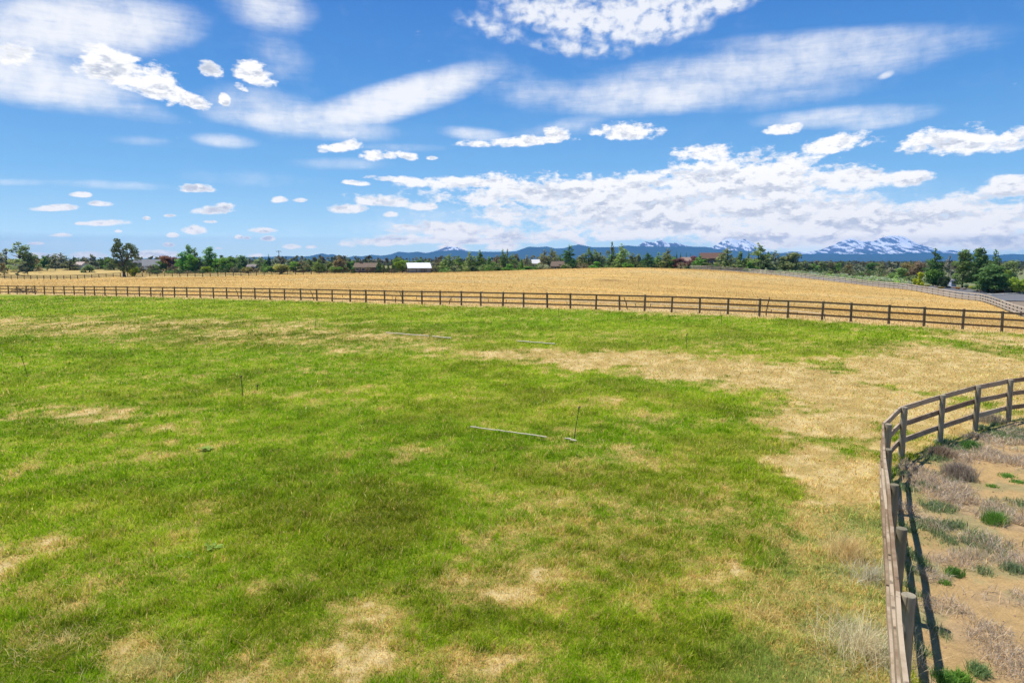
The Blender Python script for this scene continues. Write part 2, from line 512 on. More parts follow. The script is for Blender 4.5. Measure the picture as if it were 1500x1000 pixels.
def ground_z(x, y):
    x = np.atleast_1d(np.asarray(x, float)); y = np.atleast_1d(np.asarray(y, float))
    out = np.empty(len(x))
    for i in range(0, len(x), 100000):
        p = np.stack([x[i:i + 100000], y[i:i + 100000]], 1) / _sc
        r2 = ((p[:, None] - _q[None]) ** 2).sum(-1)
        z = _tps(r2) @ _wt[:-3] + _wt[-3] + p @ _wt[-2:]
        r = np.hypot(p[:, 0], p[:, 1]) * _sc
        ang = np.abs(np.arctan2(p[:, 0], p[:, 1]))
        k = sstep(r, 330, 560)
        k = np.maximum(k, sstep(ang, .85, 1.5) * sstep(r, 25, 90))
        out[i:i + 100000] = np.clip(z, -4, 5) * (1 - k) + 1.0 * k * (1 - sstep(r, 700, 1500))
    return out


def gz(x, y): return float(ground_z(x, y)[0])


def on_ground(px, D, dz=0.0):
    """the spot D metres ahead below the bearing of photograph column px"""
    x = ray(px, 400)[0] * D
    return (x, D, gz(x, D) + dz)


def spot(px, py):
    """where the sight line through a photograph pixel meets the ground"""
    a, b = ray(px, py)
    t = 3.0
    while t < 400:
        if CAM_Z + b * t <= gz(a * t, t): break
        t *= 1.01
    return (a * t, t)


# ------------------------------------------------------------------ regions of the ground
FA = np.array(at(2, 430, far_depth(2))[:2]); FB = np.array(at(1470, 485.5, far_depth(1470))[:2])
fdir = (FB - FA) / np.linalg.norm(FB - FA); fnor = np.array([-fdir[1], fdir[0]])
if fnor[1] < 0: fnor = -fnor
NEAR = [(2.47, 3.5), (3.45, 5.46), (4.43, 7.38), (5.41, 9.3), (6.36, 11.15), (7.54, 13.5), (8.64, 15.6), (10.05, 17.4), (12.0, 18.95), (13.95, 20.4), (15.77, 21.55), (17.95, 22.5), (20.2, 23.2), (22.5, 23.7), (24.9, 24.0)]
ROADF = [at(px, py, D)[:2] for px, py, D in [(1010, 394, 243), (1040, 395, 235), (1100, 399.5, 228), (1150, 405, 210), (1200, 410, 190), (1250, 416, 175), (1300, 422, 160), (1366, 430.5, 137), (1434, 440.5, 119), (1499, 464, 88), (1560, 490, 68)]] + [(43.5, 46.5)]
BACKF = [at(px, 405, D)[:2] for px, D in [(-60, 268), (0, 262), (100, 256), (200, 252), (300, 249), (400, 246), (500, 243), (640, 240)]]


def poly_dist(x, y, pts):
    """signed distance to an open polyline: positive on its right going along it"""
    best = np.full(len(x), 1e9); sg = np.zeros(len(x))
    for (ax, ay), (bx, by) in zip(pts[:-1], pts[1:]):
        dx, dy = bx - ax, by - ay; L2 = dx * dx + dy * dy
        t = np.clip(((x - ax) * dx + (y - ay) * dy) / L2, 0, 1)
        ex, ey = x - ax - t * dx, y - ay - t * dy
        d = np.hypot(ex, ey)
        m = d < best
        best = np.where(m, d, best); sg = np.where(m, np.sign(dy * (x - ax) - dx * (y - ay)), sg)
    return best * sg


# patches of the pasture: photograph column, row, half widths, amount; turned into spots and metres on the ground
DRY = [(640, 512, 130, 9, .35), (760, 519, 130, 10, .75), (900, 526, 150, 12, .95), (1050, 541, 130, 15, 1.1), (1180, 556, 120, 19, 1.15), (1270, 590, 120, 38, 1.2), (1220, 628, 95, 30, 1.0), (1225, 690, 62, 50, .95), (1230, 750, 36, 45, .55),
       (1400, 522, 120, 22, .85), (1480, 540, 90, 30, 1.1), (1110, 612, 110, 12, .6), (1180, 660, 60, 20, .55),
       (170, 478, 320, 11, .50), (400, 492, 220, 14, .55), (560, 494, 160, 10, .55), (40, 470, 140, 9, .45), (1450, 497, 80, 14, .7), (1390, 548, 150, 26, 1.1), (1490, 575, 90, 30, 1.0), (1225, 770, 50, 50, .7), (1190, 860, 50, 40, .45), (420, 955, 120, 40, .3), (130, 870, 160, 60, .28), (850, 880, 200, 70, .25), (960, 760, 200, 90, .3), (520, 508, 160, 8, .3),
       (110, 610, 130, 14, .5), (215, 633, 70, 8, .55), (20, 595, 60, 9, .45), (590, 660, 40, 8, .65), (556, 682, 26, 10, .7), (490, 664, 16, 12, .5), (720, 795, 36, 15, .7), (735, 852, 120, 36, .75), (670, 880, 70, 26, .6),
       (850, 800, 150, 60, .42), (1000, 720, 160, 60, .5), (890, 690, 130, 40, .4), (1090, 770, 90, 50, .45), (520, 935, 80, 60, .7), (485, 895, 40, 36, .6), (25, 835, 40, 50, .7), (70, 925, 60, 34, .6), (200, 965, 60, 34, .6), (460, 838, 26, 9, .55),
       (250, 780, 60, 10, .35), (110, 800, 50, 14, .4), (1105, 880, 110, 60, .5), (1250, 930, 60, 60, .35), (1122, 860, 28, 42, .7), (1165, 800, 50, 60, .6), (940, 900, 40, 30, .45), (580, 860, 50, 12, .4), (380, 870, 60, 14, .4), (320, 740, 80, 8, .3),
       (620, 590, 160, 7, .25), (900, 600, 90, 30, .35), (830, 640, 60, 14, .35), (350, 575, 120, 6, .2), (700, 985, 90, 30, .6), (1000, 985, 80, 30, .4), (330, 970, 60, 20, .5)]
LUSH = [(620, 920, 130, 50, .55), (980, 935, 90, 50, .5), (330, 690, 200, 26, .5), (560, 800, 110, 40, .45), (1020, 577, 190, 13, .75), (1140, 582, 90, 10, .6), (1000, 480, 190, 14, .6), (760, 478, 150, 9, .5), (300, 525, 200, 14, .4), (250, 450, 260, 8, .4),
        (1080, 650, 100, 34, .6), (700, 560, 160, 16, .35), (150, 690, 120, 24, .4), (250, 890, 70, 26, .35), (900, 560, 120, 12, .4), (560, 690, 150, 20, .3), (830, 740, 30, 10, .4), (400, 620, 150, 10, .35)]
DARK = [(170, 480, 320, 12, .8), (400, 493, 220, 14, .8), (560, 495, 150, 9, .6), (520, 765, 130, 34, .75), (330, 690, 160, 24, .3), (600, 740, 90, 20, .5), (900, 515, 60, 8, .3), (30, 500, 60, 10, .5), (460, 720, 80, 20, .4), (250, 470, 200, 6, .3), (740, 575, 90, 10, .3), (1050, 500, 60, 6, .3)]
GOLDY = [(1080, 655, 110, 30, .8), (900, 780, 140, 50, .7), (1010, 700, 120, 30, .6), (760, 690, 100, 30, .55), (860, 590, 200, 16, .5), (1000, 500, 260, 22, .5), (1200, 515, 200, 12, .6), (330, 570, 220, 14, .35), (230, 760, 120, 30, .4), (700, 610, 200, 14, .4), (1090, 800, 70, 40, .6), (120, 580, 200, 12, .4), (560, 450, 300, 8, .5)]


def blobs(lst):
    out = []
    for px, py, rx, ry, a in lst:
        x, y = spot(px, py)
        x2, y2 = spot(px, py - ry * .7)
        x3, y3 = spot(px, py + ry * .7)
        out.append((x, y, max(.3, rx * y / F), max(.25, (y2 - y3) / 1.4), a))
    return out


B_DRY, B_LUSH, B_DARK, B_GOLD = (blobs(l) for l in (DRY, LUSH, DARK, GOLDY))


def cover(x, y, bl):
    r = np.zeros(len(x))
    for bx, by, rx, ry, a in bl:
        q = ((x - bx) / rx) ** 2 + ((y - by) / ry) ** 2
        r = np.maximum(r, a * np.exp(-1.1 * q * q / (1 + .35 * q)))
    return r


MATS_DRY = [(1440, 632, 60, 20), (1390, 668, 45, 10), (1470, 668, 45, 18), (1385, 720, 45, 22), (1430, 745, 60, 22), (1370, 705, 30, 18), (1480, 768, 40, 14), (1395, 822, 40, 14), (1455, 808, 50, 26), (1490, 830, 30, 14), (1368, 845, 22, 8), (1385, 890, 40, 16), (1470, 880, 50, 9), (1425, 925, 60, 20), (1470, 955, 50, 20), (1495, 985, 40, 20), (1350, 985, 20, 16), (1340, 690, 22, 30), (1345, 760, 20, 24)]
MATS_GREEN = [(1332, 700, 8, 30), (1352, 735, 16, 14), (1338, 815, 10, 22), (1360, 775, 20, 12), (1400, 625, 40, 12), (1340, 870, 8, 20), (1348, 950, 10, 14), (1395, 775, 30, 10), (1440, 812, 30, 12), (1365, 645, 24, 10), (1420, 795, 45, 18), (1373, 744, 24, 8), (1465, 632, 36, 14), (1400, 656, 30, 8), (1355, 668, 25, 10), (1458, 752, 18, 11), (1478, 740, 26, 8), (1340, 725, 14, 20), (1335, 780, 10, 20), (1350, 640, 30, 8), (1490, 640, 20, 20), (1435, 605, 40, 10), (1345, 905, 9, 10), (1375, 925, 12, 8), (1440, 838, 12, 5), (1385, 700, 28, 8), (1342, 840, 10, 18), (1480, 600, 40, 16)]
B_MD = [(*spot(a, b), a, b, c, d) for a, b, c, d in MATS_DRY]
B_MD = [(x, y, rx * y / F, max(.25, ry * y * y / (F * 5))) for x, y, a, b, rx, ry in B_MD]
B_MG = [(*spot(a, b), a, b, c, d) for a, b, c, d in MATS_GREEN]
B_MG = [(x, y, rx * y / F, max(.2, ry * y * y / (F * 5))) for x, y, a, b, rx, ry in B_MG]

C_GREEN = np.array([.150, .250, .008]); C_LIME = np.array([.27, .35, .016]); C_DARKG = np.array([.105, .118, .012]); C_STRAW = np.array([.49, .345, .125]); C_PALE = np.array([.57, .445, .21]); C_OLIVE = np.array([.25, .245, .04])
C_GOLDF = np.array([.57, .375, .125]); C_DIRT = np.array([.475, .315, .135]); C_SAGE = np.array([.20, .22, .10]); C_FAR = np.array([.085, .095, .05])


def mixc(a, b, t):
    return a * (1 - t[:, None]) + b * t[:, None]


def land(x, y):
    """colour, dryness and region weights of the ground"""
    r = np.hypot(x, y)
    jx = x + (fbm(x, y, .5, 3, 11) - .5) * np.minimum(2.2, .12 * r) + (fbm(x, y, 2.2, 2, 14) - .5) * np.minimum(1.0, .06 * r)
    jy = y + (fbm(x, y, .5, 3, 12) - .5) * np.minimum(2.6, .15 * r) + (fbm(x, y, 2.2, 2, 15) - .5) * np.minimum(1.2, .08 * r)
    sf = (x - FA[0]) * fnor[0] + (y - FA[1]) * fnor[1]                 # beyond the long fence
    sn = poly_dist(x, y, NEAR) + (fbm(x, y, 1.2, 3, 13) - .5) * .5                                       # right of the near fence
    sr = -poly_dist(x, y, ROADF)                                       # beyond the road fence
    sb = poly_dist(x, y, BACKF)
    n_big = fbm(x, y, .09, 4, 3); n_mid = fbm(x, y, .45, 4, 5, .6); n_fine = fbm(x, y, 1.9, 4, 6, .65); n_vf = fbm(x, y, 6.5, 3, 7, .6); wv = .45 * sstep(r, 26, 9); n_fine = n_fine * (1 - wv) + n_vf * wv; n_str = fbm(x * .35, y, .33, 4, 8)
    dry = cover(jx, jy, B_DRY); lush = cover(jx, jy, B_LUSH); dark = cover(jx, jy, B_DARK); gold = cover(jx, jy, B_GOLD)
    N = .42 * n_mid + .58 * n_fine
    fringe = .75 * sstep(-sf, 3.4, .3) * (sf < 0) + .5 * sstep(-sn, 2.2, .2) * (sn < 0)
    p = np.clip(dry + fringe, 0, 1.15) + .16 * (n_big - .5) * 2 + .14 * sstep(r, 22, 8)
    dry = sstep(N + .36 * p + .20 * sstep(p, .55, 1.0) * sstep(y, 11, 20) - .10 * lush + .10 * (n_mid - .5), .49, .90)
    c = np.tile(C_GREEN, (len(x), 1))
    c = mixc(c, C_LIME, np.clip(.28 + 1.8 * (n_str - .47) + .6 * gold + (n_fine - .5) * 1.3, 0, 1) * .9)
    c = mixc(c, C_OLIVE, np.clip(.12 + gold * .8 * (n_mid + .2) + 1.6 * (n_fine - .55), 0, .85))
    c = mixc(c, C_DARKG, np.clip(.44 * dark * (.3 + n_fine * 1.3) + .44 * sstep(n_mid, .53, .30), 0, .8))
    green = c * (.68 + .64 * n_fine)[:, None]
    weedy = sstep(-sn, 2.4, .5) * (sn < 0) * (y < 14)
    c = mixc(c, np.array([.23, .27, .10]), weedy * .7)
    green = mixc(green, np.array([.23, .27, .10]), weedy * .7)
    dry = dry * (1 - .45 * weedy)
    c = mixc(c, C_STRAW, dry * .93)
    c = mixc(c, C_PALE, sstep(dry, .7, 1.0) * .75 * sstep(n_fine, .45, .62))
    c = c * (.66 + .68 * n_fine)[:, None]
    # golden field
    g1 = fbm(x * .3, y, .12, 4, 21); g2 = fbm(x, y, 1.1, 3, 22)
    cg_ = np.tile(C_GOLDF, (len(x), 1)) * (.66 + .62 * g1 + .14 * g2)[:, None]
    al = (x - FA[0]) * fdir[0] + (y - FA[1]) * fdir[1]
    bands = fbm(al * .05, sf * .55, 1.0, 4, 23, .6)
    cg_ = cg_ * (.72 + .56 * bands)[:, None]
    cg_ = mixc(cg_, np.array([.56, .40, .17]), sstep(g1, .55, .75) * .6)
    cg_ = mixc(cg_, np.array([.36, .28, .11]), sstep(g2 * .6 + g1 * .4, .53, .68) * .55)
    cg_ = mixc(cg_, np.array([.60, .46, .26]), sstep(sf, 7, 1.5) * .6 * n_mid * 2 * .6)
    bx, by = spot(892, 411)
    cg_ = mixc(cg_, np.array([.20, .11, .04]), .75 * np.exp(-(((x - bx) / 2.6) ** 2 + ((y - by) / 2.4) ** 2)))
    # beyond the back fence: paler grass, then scrub under the trees
    cb = mixc(np.tile(np.array([.50, .36, .13]), (len(x), 1)) * (.7 + .6 * g1)[:, None], np.array([.20, .20, .08]), np.where(x > -125, sstep(y, 268, 320), sstep(y, 305, 330)) * .85)
    # bare ground on the outer side of the near fence
    d1 = fbm(x, y, 1.3, 5, 31, .6); d2 = fbm(x, y, 7, 3, 32)
    cd = np.tile(C_DIRT, (len(x), 1)) * (.72 + .36 * d1 + .22 * d2)[:, None]
    cd = mixc(cd, np.array([.40, .31, .22]), np.clip(cover(x, y, [(*m, .8) for m in B_MD]), 0, 1) * .45)
    cd = mixc(cd, np.array([.13, .20, .06]), np.clip(cover(x, y, [(*m, .8) for m in B_MG]), 0, 1) * .6)
    cd = mixc(cd, np.array([.25, .25, .12]), .6 * sstep(d1, .55, .7))
    # roadside: grey gravel, sage, then mulch of the garden
    cs = np.tile(C_SAGE, (len(x), 1)) * (.7 + .6 * g2)[:, None]
    cs = mixc(cs, np.array([.26, .20, .15]), sstep(sr, 14, 10) * .9)
    cs = mixc(cs, np.array([.10, .085, .05]), sstep(y, 175, 165) * sstep(sr, 13, 17) * .7)
    far = np.tile(C_FAR, (len(x), 1)) * (.7 + .6 * fbm(x, y, .01, 3, 41))[:, None]
    w_gold = sstep(sf, -.25, .35)
    c = mixc(c, cg_, w_gold)
    w_back = w_gold * sstep(-sb, 0, 3) * (sr < 5)
    c = mixc(c, cb, w_back)
    w_dirt = sstep(sn, -.1, .35) * (r < 60) * (sf < 0)
    c = mixc(c, cd, w_dirt)
    w_road = sstep(sr, -.4, .6) * (y > 40) * (x > 20)
    c = mixc(c, cs, w_road)
    c = mixc(c, far, sstep(y, 330, 500) + (y < 0) * sstep(r, 330, 520))
    return dict(c=np.clip(c, 0, 1), green=green, dry=dry, sf=sf, sn=sn, sr=sr, sb=sb, dirt=w_dirt, road=w_road, gold=w_gold, back=w_back, n_fine=n_fine, n_mid=n_mid, r=r)


# ------------------------------------------------------------------ ground: one sheet out to the horizon
def ground():
    rad = np.concatenate([np.geomspace(1.2, 400, 430), np.geomspace(430, 45000, 60)])
    a = np.concatenate([np.linspace(-180, -52, 40)[:-1], np.linspace(-52, 52, 720), np.linspace(52, 180, 40)[1:-1]])
    A_, R_ = np.meshgrid(np.radians(a), rad)
    x = (R_ * np.sin(A_)).ravel(); y = (R_ * np.cos(A_)).ravel()
    z = ground_z(x, y)
    L = land(x, y)
    z = z + (fbm(x, y, .5, 3, 55) - .5) * .10 * sstep(L['r'], 200, 20) - .02
    nA, nR = len(a), len(rad)
    i = np.arange(nR - 1)[:, None] * nA; j = np.arange(nA)[None]
    jn = (j + 1) % nA
    f = np.stack([(i + j), (i + jn), (i + nA + jn), (i + nA + j)], -1).reshape(-1, 4)
    v = np.stack([x, y, z], 1)
    n0 = len(v)
    v = np.concatenate([v, [[0, 0, 0]]])
    m, h, out = material("ground")
    at_ = h.new('ShaderNodeAttribute', attribute_name='col')
    geo = h.new('ShaderNodeNewGeometry').outputs['Position']
    n1 = h.noise(geo, 6.0, 5, .65); n2 = h.noise(geo, 34.0, 4, .7)
    k = h.m('ADD', h.m('MULTIPLY', n1, .75), h.m('MULTIPLY', n2, .95))
    c = h.mix(1.0, at_.outputs['Color'], h.xyz(*(h.ramp(k, .45, 1.25, .55, 1.35, False),) * 3), 'MULTIPLY')
    pbsdf(h, out, c, .95, .05, bump(h, k, .05, .7))
    o = mesh_obj("ground", v, f, m, smooth=True, attrs={'col': np.concatenate([L['c'], [C_GREEN]])})
    # close the little hole under the drone
    me = o.data
    bm = bmesh.new(); bm.from_mesh(me); bm.verts.ensure_lookup_table()
    for q in range(nA): bm.faces.new((bm.verts[n0], bm.verts[(q + 1) % nA], bm.verts[q])).smooth = True
    bm.to_mesh(me); bm.free()
    tag(o, kind='structure')
    return o


ground()


# ------------------------------------------------------------------ grass
def grass_material(name, trans=.35):
    m, h, out = material(name)
    at_ = h.new('ShaderNodeAttribute', attribute_name='col').outputs['Color']
    d = h.new('ShaderNodeBsdfDiffuse'); h.put(d.inputs[0], at_)
    t = h.new('ShaderNodeBsdfTranslucent'); h.put(t.inputs[0], at_)
    mx = h.new('ShaderNodeMixShader'); mx.inputs[0].default_value = trans
    m.node_tree.links.new(d.outputs[0], mx.inputs[1]); m.node_tree.links.new(t.outputs[0], mx.inputs[2])
    h.put(out.inputs['Surface'], mx.outputs[0])
    return m


M_BLADE = grass_material("grass_blade", .42)


def blades(x, y, z, hgt, wid, lean, colr, tipc=1.15):
    """every blade two triangles, bent over towards its tip"""
    n = len(x)
    yaw = rng.uniform(0, 2 * np.pi, n); ly = rng.uniform(0, 2 * np.pi, n)
    ux, uy = np.cos(yaw) * wid / 2, np.sin(yaw) * wid / 2
    lx, l2 = np.cos(ly) * lean * hgt, np.sin(ly) * lean * hgt
    up = hgt * np.sqrt(np.clip(1 - lean ** 2 * .7, .05, 1))
    b = np.stack([x, y, z], 1)
    V = np.empty((n, 5, 3), np.float32)
    V[:, 0] = b + np.stack([-ux, -uy, -.01 + 0 * ux], 1); V[:, 1] = b + np.stack([ux, uy, -.01 + 0 * ux], 1)
    mid = b + np.stack([lx * .35, l2 * .35, up * .62], 1)
    V[:, 2] = mid + np.stack([ux * .75, uy * .75, 0 * ux], 1); V[:, 3] = mid - np.stack([ux * .75, uy * .75, 0 * ux], 1)
    V[:, 4] = b + np.stack([lx, l2, up], 1)
    i = np.arange(n)[:, None] * 5
    Fc = np.concatenate([i + [0, 1, 2], i + [0, 2, 3], i + [3, 2, 4]], 0)
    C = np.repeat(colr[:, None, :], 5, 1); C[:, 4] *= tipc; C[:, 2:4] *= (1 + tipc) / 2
    return V.reshape(-1, 3), Fc, np.clip(C.reshape(-1, 3), 0, 1)


def sample_polar(n, r0, r1, p, amax):
    """radii with density r^-p, bearings even within +-amax degrees"""
    u = rng.random(n)
    r = (r0 ** (1 - p) + u * (r1 ** (1 - p) - r0 ** (1 - p))) ** (1 / (1 - p))
    a = np.radians(rng.uniform(-amax, amax, n))
    return r * np.sin(a), r * np.cos(a), r


def pasture_grass(n):
    x, y, r = sample_polar(n, 5.2, 128, 1.55, 41)
    L = land(x, y)
    keep = (L['sf'] < .1) & (L['dirt'] < .5) & (L['road'] < .5)
    bare = sstep(L['dry'], .55, 1.0) * .72 * sstep(r, 40, 10)
    keep &= rng.random(n) > bare
    x, y, r = x[keep], y[keep], r[keep]
    dry, nf, nm, c = L['dry'][keep], L['n_fine'][keep], L['n_mid'][keep], L['c'][keep]
    z = ground_z(x, y) + (fbm(x, y, .5, 3, 55) - .5) * .10 * sstep(r, 200, 20) - .02
    m = len(x)
    tuft = fbm(x, y, 3.2, 3, 61, .6)
    h = (.03 + .085 * sstep(tuft, .35, .75) + .10 * sstep(tuft, .58, .8) * sstep(r, 30, 10) + .035 * rng.random(m)) * (1 - .35 * dry) * (.86 + r / 130)
    w = np.maximum(.005, .62 * r / 691) * rng.uniform(.7, 1.4, m)
    lean = np.clip(rng.normal(.62, .22, m) + .15 * dry, .1, 1.15)
    v = np.exp(rng.normal(0, .20, m)) * (1.0 + .25 * (tuft - .5))
    straw = rng.random(m) < np.clip(.10 + .92 * dry, 0, .93)
    g_ = L['green'][keep]
    cc = np.where(straw[:, None], mixc(np.tile(C_STRAW, (m, 1)), C_PALE, rng.random(m) * (.3 + .6 * dry)), g_) * v[:, None]
    cc = cc * (1.70 - .26 * straw)[:, None] * np.array([1.06, 1.0, .9])
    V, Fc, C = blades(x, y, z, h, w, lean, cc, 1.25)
    tag(mesh_obj("pasture_grass", V, Fc, M_BLADE, attrs={'col': C}), "green and straw pasture grass inside the rail fences", "grass", kind='stuff')


def field_grass(n):
    x, y, r = sample_polar(n, 44, 330, 1.35, 43)
    L = land(x, y)
    keep = (L['sf'] > .05) & (L['road'] < .3) & (r < 320)
    x, y, r, c = x[keep], y[keep], r[keep], L['c'][keep]
    z = ground_z(x, y)
    m = len(x)
    h = (.05 + .10 * rng.random(m) ** 2) * (.6 + .8 * fbm(x, y, .6, 3, 71))
    w = np.maximum(.02, .5 * r / 691) * rng.uniform(.6, 1.3, m)
    lean = np.clip(rng.normal(.45, .2, m), .05, 1)
    cc = c * 1.32 * np.exp(rng.normal(0, .09, m))[:, None]
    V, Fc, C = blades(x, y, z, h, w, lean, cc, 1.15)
    tag(mesh_obj("golden_grass", V, Fc, M_BLADE, attrs={'col': C}), "dry golden grass of the field beyond the long fence", "grass", kind='stuff')


pasture_grass(1000000)
field_grass(330000)

# ------------------------------------------------------------------ wood
def wood(name, c1, c2, axis_scale, bumps=.004):
    m, h, out = material(name)
    tc = h.new('ShaderNodeTexCoord').outputs['Object']
    oi = h.new('ShaderNodeObjectInfo').outputs['Random']
    off = h.v('ADD', tc, h.xyz(h.m('MULTIPLY', oi, 31.0), h.m('MULTIPLY', oi, 17.0), h.m('MULTIPLY', oi, 53.0)))
    gr = h.v('MULTIPLY', off, axis_scale)
    n1 = h.noise(gr, 1.0, 6, .65, .4); n2 = h.noise(off, 2.2, 4, .6)
    crack = h.ramp(h.noise(gr, 2.1, 3, .5), .60, .68)
    f = h.ramp(h.m('ADD', h.m('MULTIPLY', n1, .7), h.m('ADD', h.m('MULTIPLY', n2, .3), h.m('MULTIPLY', h.m('SUBTRACT', oi, .5), .22))), .34, .66)
    c = h.mix(f, (*c1, 1), (*c2, 1))
    c = h.mix(h.m('MULTIPLY', crack, .65), c, (c1[0] * .3, c1[1] * .3, c1[2] * .3, 1))
    pbsdf(h, out, c, .85, .15, bump(h, h.m('SUBTRACT', n1, crack), bumps, .8))
    return m


M_POST = wood("weathered_post_wood", (.19, .165, .105), (.34, .29, .20), (14, 14, 1.6))
M_RAIL = wood("weathered_rail_wood", (.215, .14, .08), (.47, .365, .245), (2.2, 2.2, 26))
M_POSTB = wood("brown_post_wood", (.15, .115, .075), (.25, .19, .12), (14, 14, 1.6))
M_RAILB = wood("brown_rail_wood", (.16, .095, .055), (.27, .17, .10), (2.2, 2.2, 26))
M_POSTD = wood("dark_post_wood", (.06, .045, .035), (.11, .085, .06), (14, 14, 1.6))
M_POSTG = wood("grey_post_wood", (.10, .08, .06), (.17, .14, .10), (14, 14, 1.6))
M_RAILG = wood("grey_rail_wood", (.42, .37, .30), (.58, .52, .44), (2.2, 2.2, 26))


def post_mesh(h, r, seed, seg=12, square=False):
    q = random.Random(seed)
    b = MB()
    if square:
        b.box(-r, r, -r, r, -.25, h)
        return b
    tx, ty = q.uniform(-.012, .012), q.uniform(-.012, .012)
    zs = [-.25, .02, h * .35, h * .7, h - .012, h]
    rs = [r * 1.04, r * 1.03, r * (1 + q.uniform(-.03, .03)), r * (1 + q.uniform(-.03, .03)), r, r * .93]
    b.tube([(tx * z, ty * z, z) for z in zs], rs, seg)
    return b


def fence(name, label, cat, pts, post_h, post_r, rails, rail_h, rail_t, side, bays, mp, mr, seed=1, seg=12, zf=None):
    """posts at pts, planks nailed on one side of them; every post and every plank a part"""
    q = random.Random(seed)
    zf = zf or (lambda x, y: gz(x, y))
    P3 = [Vector((x, y, zf(x, y))) for x, y in pts]
    mid = P3[len(P3) // 2]
    rt = root(name, mid, label, cat)
    meshes = []
    for k in range(5):
        o = post_mesh(post_h * (1 + q.uniform(-.02, .03)), post_r * q.uniform(.93, 1.08), seed * 10 + k, seg).build("post", mp, rt, smooth=False)
        if seg >= 10:
            for p in o.data.polygons: p.use_smooth = len(p.vertices) == 4
        meshes.append(o.data)
        bpy.data.objects.remove(o)
    for i, p in enumerate(P3):
        o = bpy.data.objects.new("post", meshes[q.randrange(5)]); o.parent = rt; o.location = p - mid
        o.rotation_euler = (R(q.uniform(-1.2, 1.2)), R(q.uniform(-1.2, 1.2)), q.uniform(0, 6.28))
        col.objects.link(o)
    nrm = []
    for i in range(len(P3)):
        d = P3[min(i + 1, len(P3) - 1)] - P3[max(i - 1, 0)]
        n = Vector((d.y, -d.x, 0)).normalized() * side
        nrm.append(n)
    for ri, zr in enumerate(rails):
        i = 0
        start = (ri % 2) if bays > 1 else 0
        cuts = [0] + list(range(start, len(P3), bays))
        cuts = sorted(set(cuts + [len(P3) - 1]))
        for a, b in zip(cuts[:-1], cuts[1:]):
            m = MB()
            for s in range(a, b):
                off = post_r + rail_t / 2 - .004
                e1, e2 = q.uniform(-.012, .012), q.uniform(-.012, .012)
                d = (P3[s + 1] - P3[s]).normalized() * .004
                A_ = P3[s] + nrm[s] * off + Vector((0, 0, zr + e1)) - mid + d; B_ = P3[s + 1] + nrm[s + 1] * off + Vector((0, 0, zr + e2)) - mid - d
                if bays == 1:                        # boards seen close up are a little bowed
                    bow = [A_] + [A_.lerp(B_, f_) + Vector((0, 0, q.uniform(-.016, .006))) + nrm[s] * q.uniform(-.004, .01) for f_ in (.33, .66)] + [B_]
                    rh = rail_h * q.uniform(.94, 1.04)
                    V_ = []
                    for p_ in bow:
                        u_ = Vector((d.y, -d.x, 0)).normalized() * (rail_t / 2); t_ = Vector((0, 0, rh / 2))
                        V_ += [p_ - u_ - t_, p_ + u_ - t_, p_ + u_ + t_, p_ - u_ + t_]
                    F_ = [(0, 3, 2, 1), (12, 13, 14, 15)]
                    for g_ in range(3):
                        for e_ in range(4): F_.append((g_ * 4 + e_, g_ * 4 + (e_ + 1) % 4, g_ * 4 + 4 + (e_ + 1) % 4, g_ * 4 + 4 + e_))
                    m.add(V_, F_)
                else:
                    m.bar(A_, B_, rail_t, rail_h)
            m.build("rail", mr, rt)
    return rt


# the fence close by
fence("rail_fence", "weathered round post and plank fence curving round the bare dirt, close by", "fence", NEAR, 1.34, .075, (1.27, .85, .40), .14, .045, -1, 1, M_POST, M_RAIL, 3, 16)

# the long fence across the pasture: posts where the photograph shows them
LONG = [-24, -11, 1.7, 14, 26.7, 40.3, 53.3, 67, 80.7, 95.7, 110.3, 125.7, 140, 155, 171.7, 188.3, 205.3, 222.3, 239.3, 256.7, 274.7, 294, 313.7, 333, 354, 374.3, 396, 417.5, 441.3, 464.7, 487, 513.3, 536.3, 563.7, 590, 618.3, 645, 676, 704.3, 736.7, 767, 801.7, 835.5, 873, 907.7, 944.3, 984, 1025, 1066.3, 1112.7, 1154.5, 1205, 1247.3, 1303, 1355, 1412, 1470, 1530, 1592]
def on_line(px):
    a = ray(px, 450)[0]                     # x = a * y, meeting the fence line
    t = (a * FA[1] - FA[0]) / (fdir[0] - a * fdir[1])
    return tuple(FA + fdir * t)
long_pts = [on_line(px) for px in LONG]
fence("rail_fence", "long brown three rail fence between green pasture and golden field", "fence", long_pts, 1.38, .085, (1.29, .83, .33), .13, .045, 1, 2, M_POSTB, M_RAILB, 5, 12)


def walk(line, step, z=False):
    out = []; carry = 0.0
    for (ax, ay), (bx, by) in zip(line[:-1], line[1:]):
        L = math.hypot(bx - ax, by - ay); t = carry
        while t < L:
            out.append((ax + (bx - ax) * t / L, ay + (by - ay) * t / L)); t += step
        carry = t - L
    return out


fence("rail_fence", "pale grey plank fence curving along the asphalt road past the garden", "fence", walk(ROADF, 2.44), 1.3, .08, (1.19, .74, .30), .22, .04, 1, 3, M_POSTG, M_RAILG, 7, 8)
fence("rail_fence", "dark rail fence behind the golden field, running under the big lone juniper", "fence", walk(BACKF, 2.9), 1.45, .12, (1.35, .88, .42), .17, .05, 1, 3, M_POSTD, M_POSTD, 9, 8)


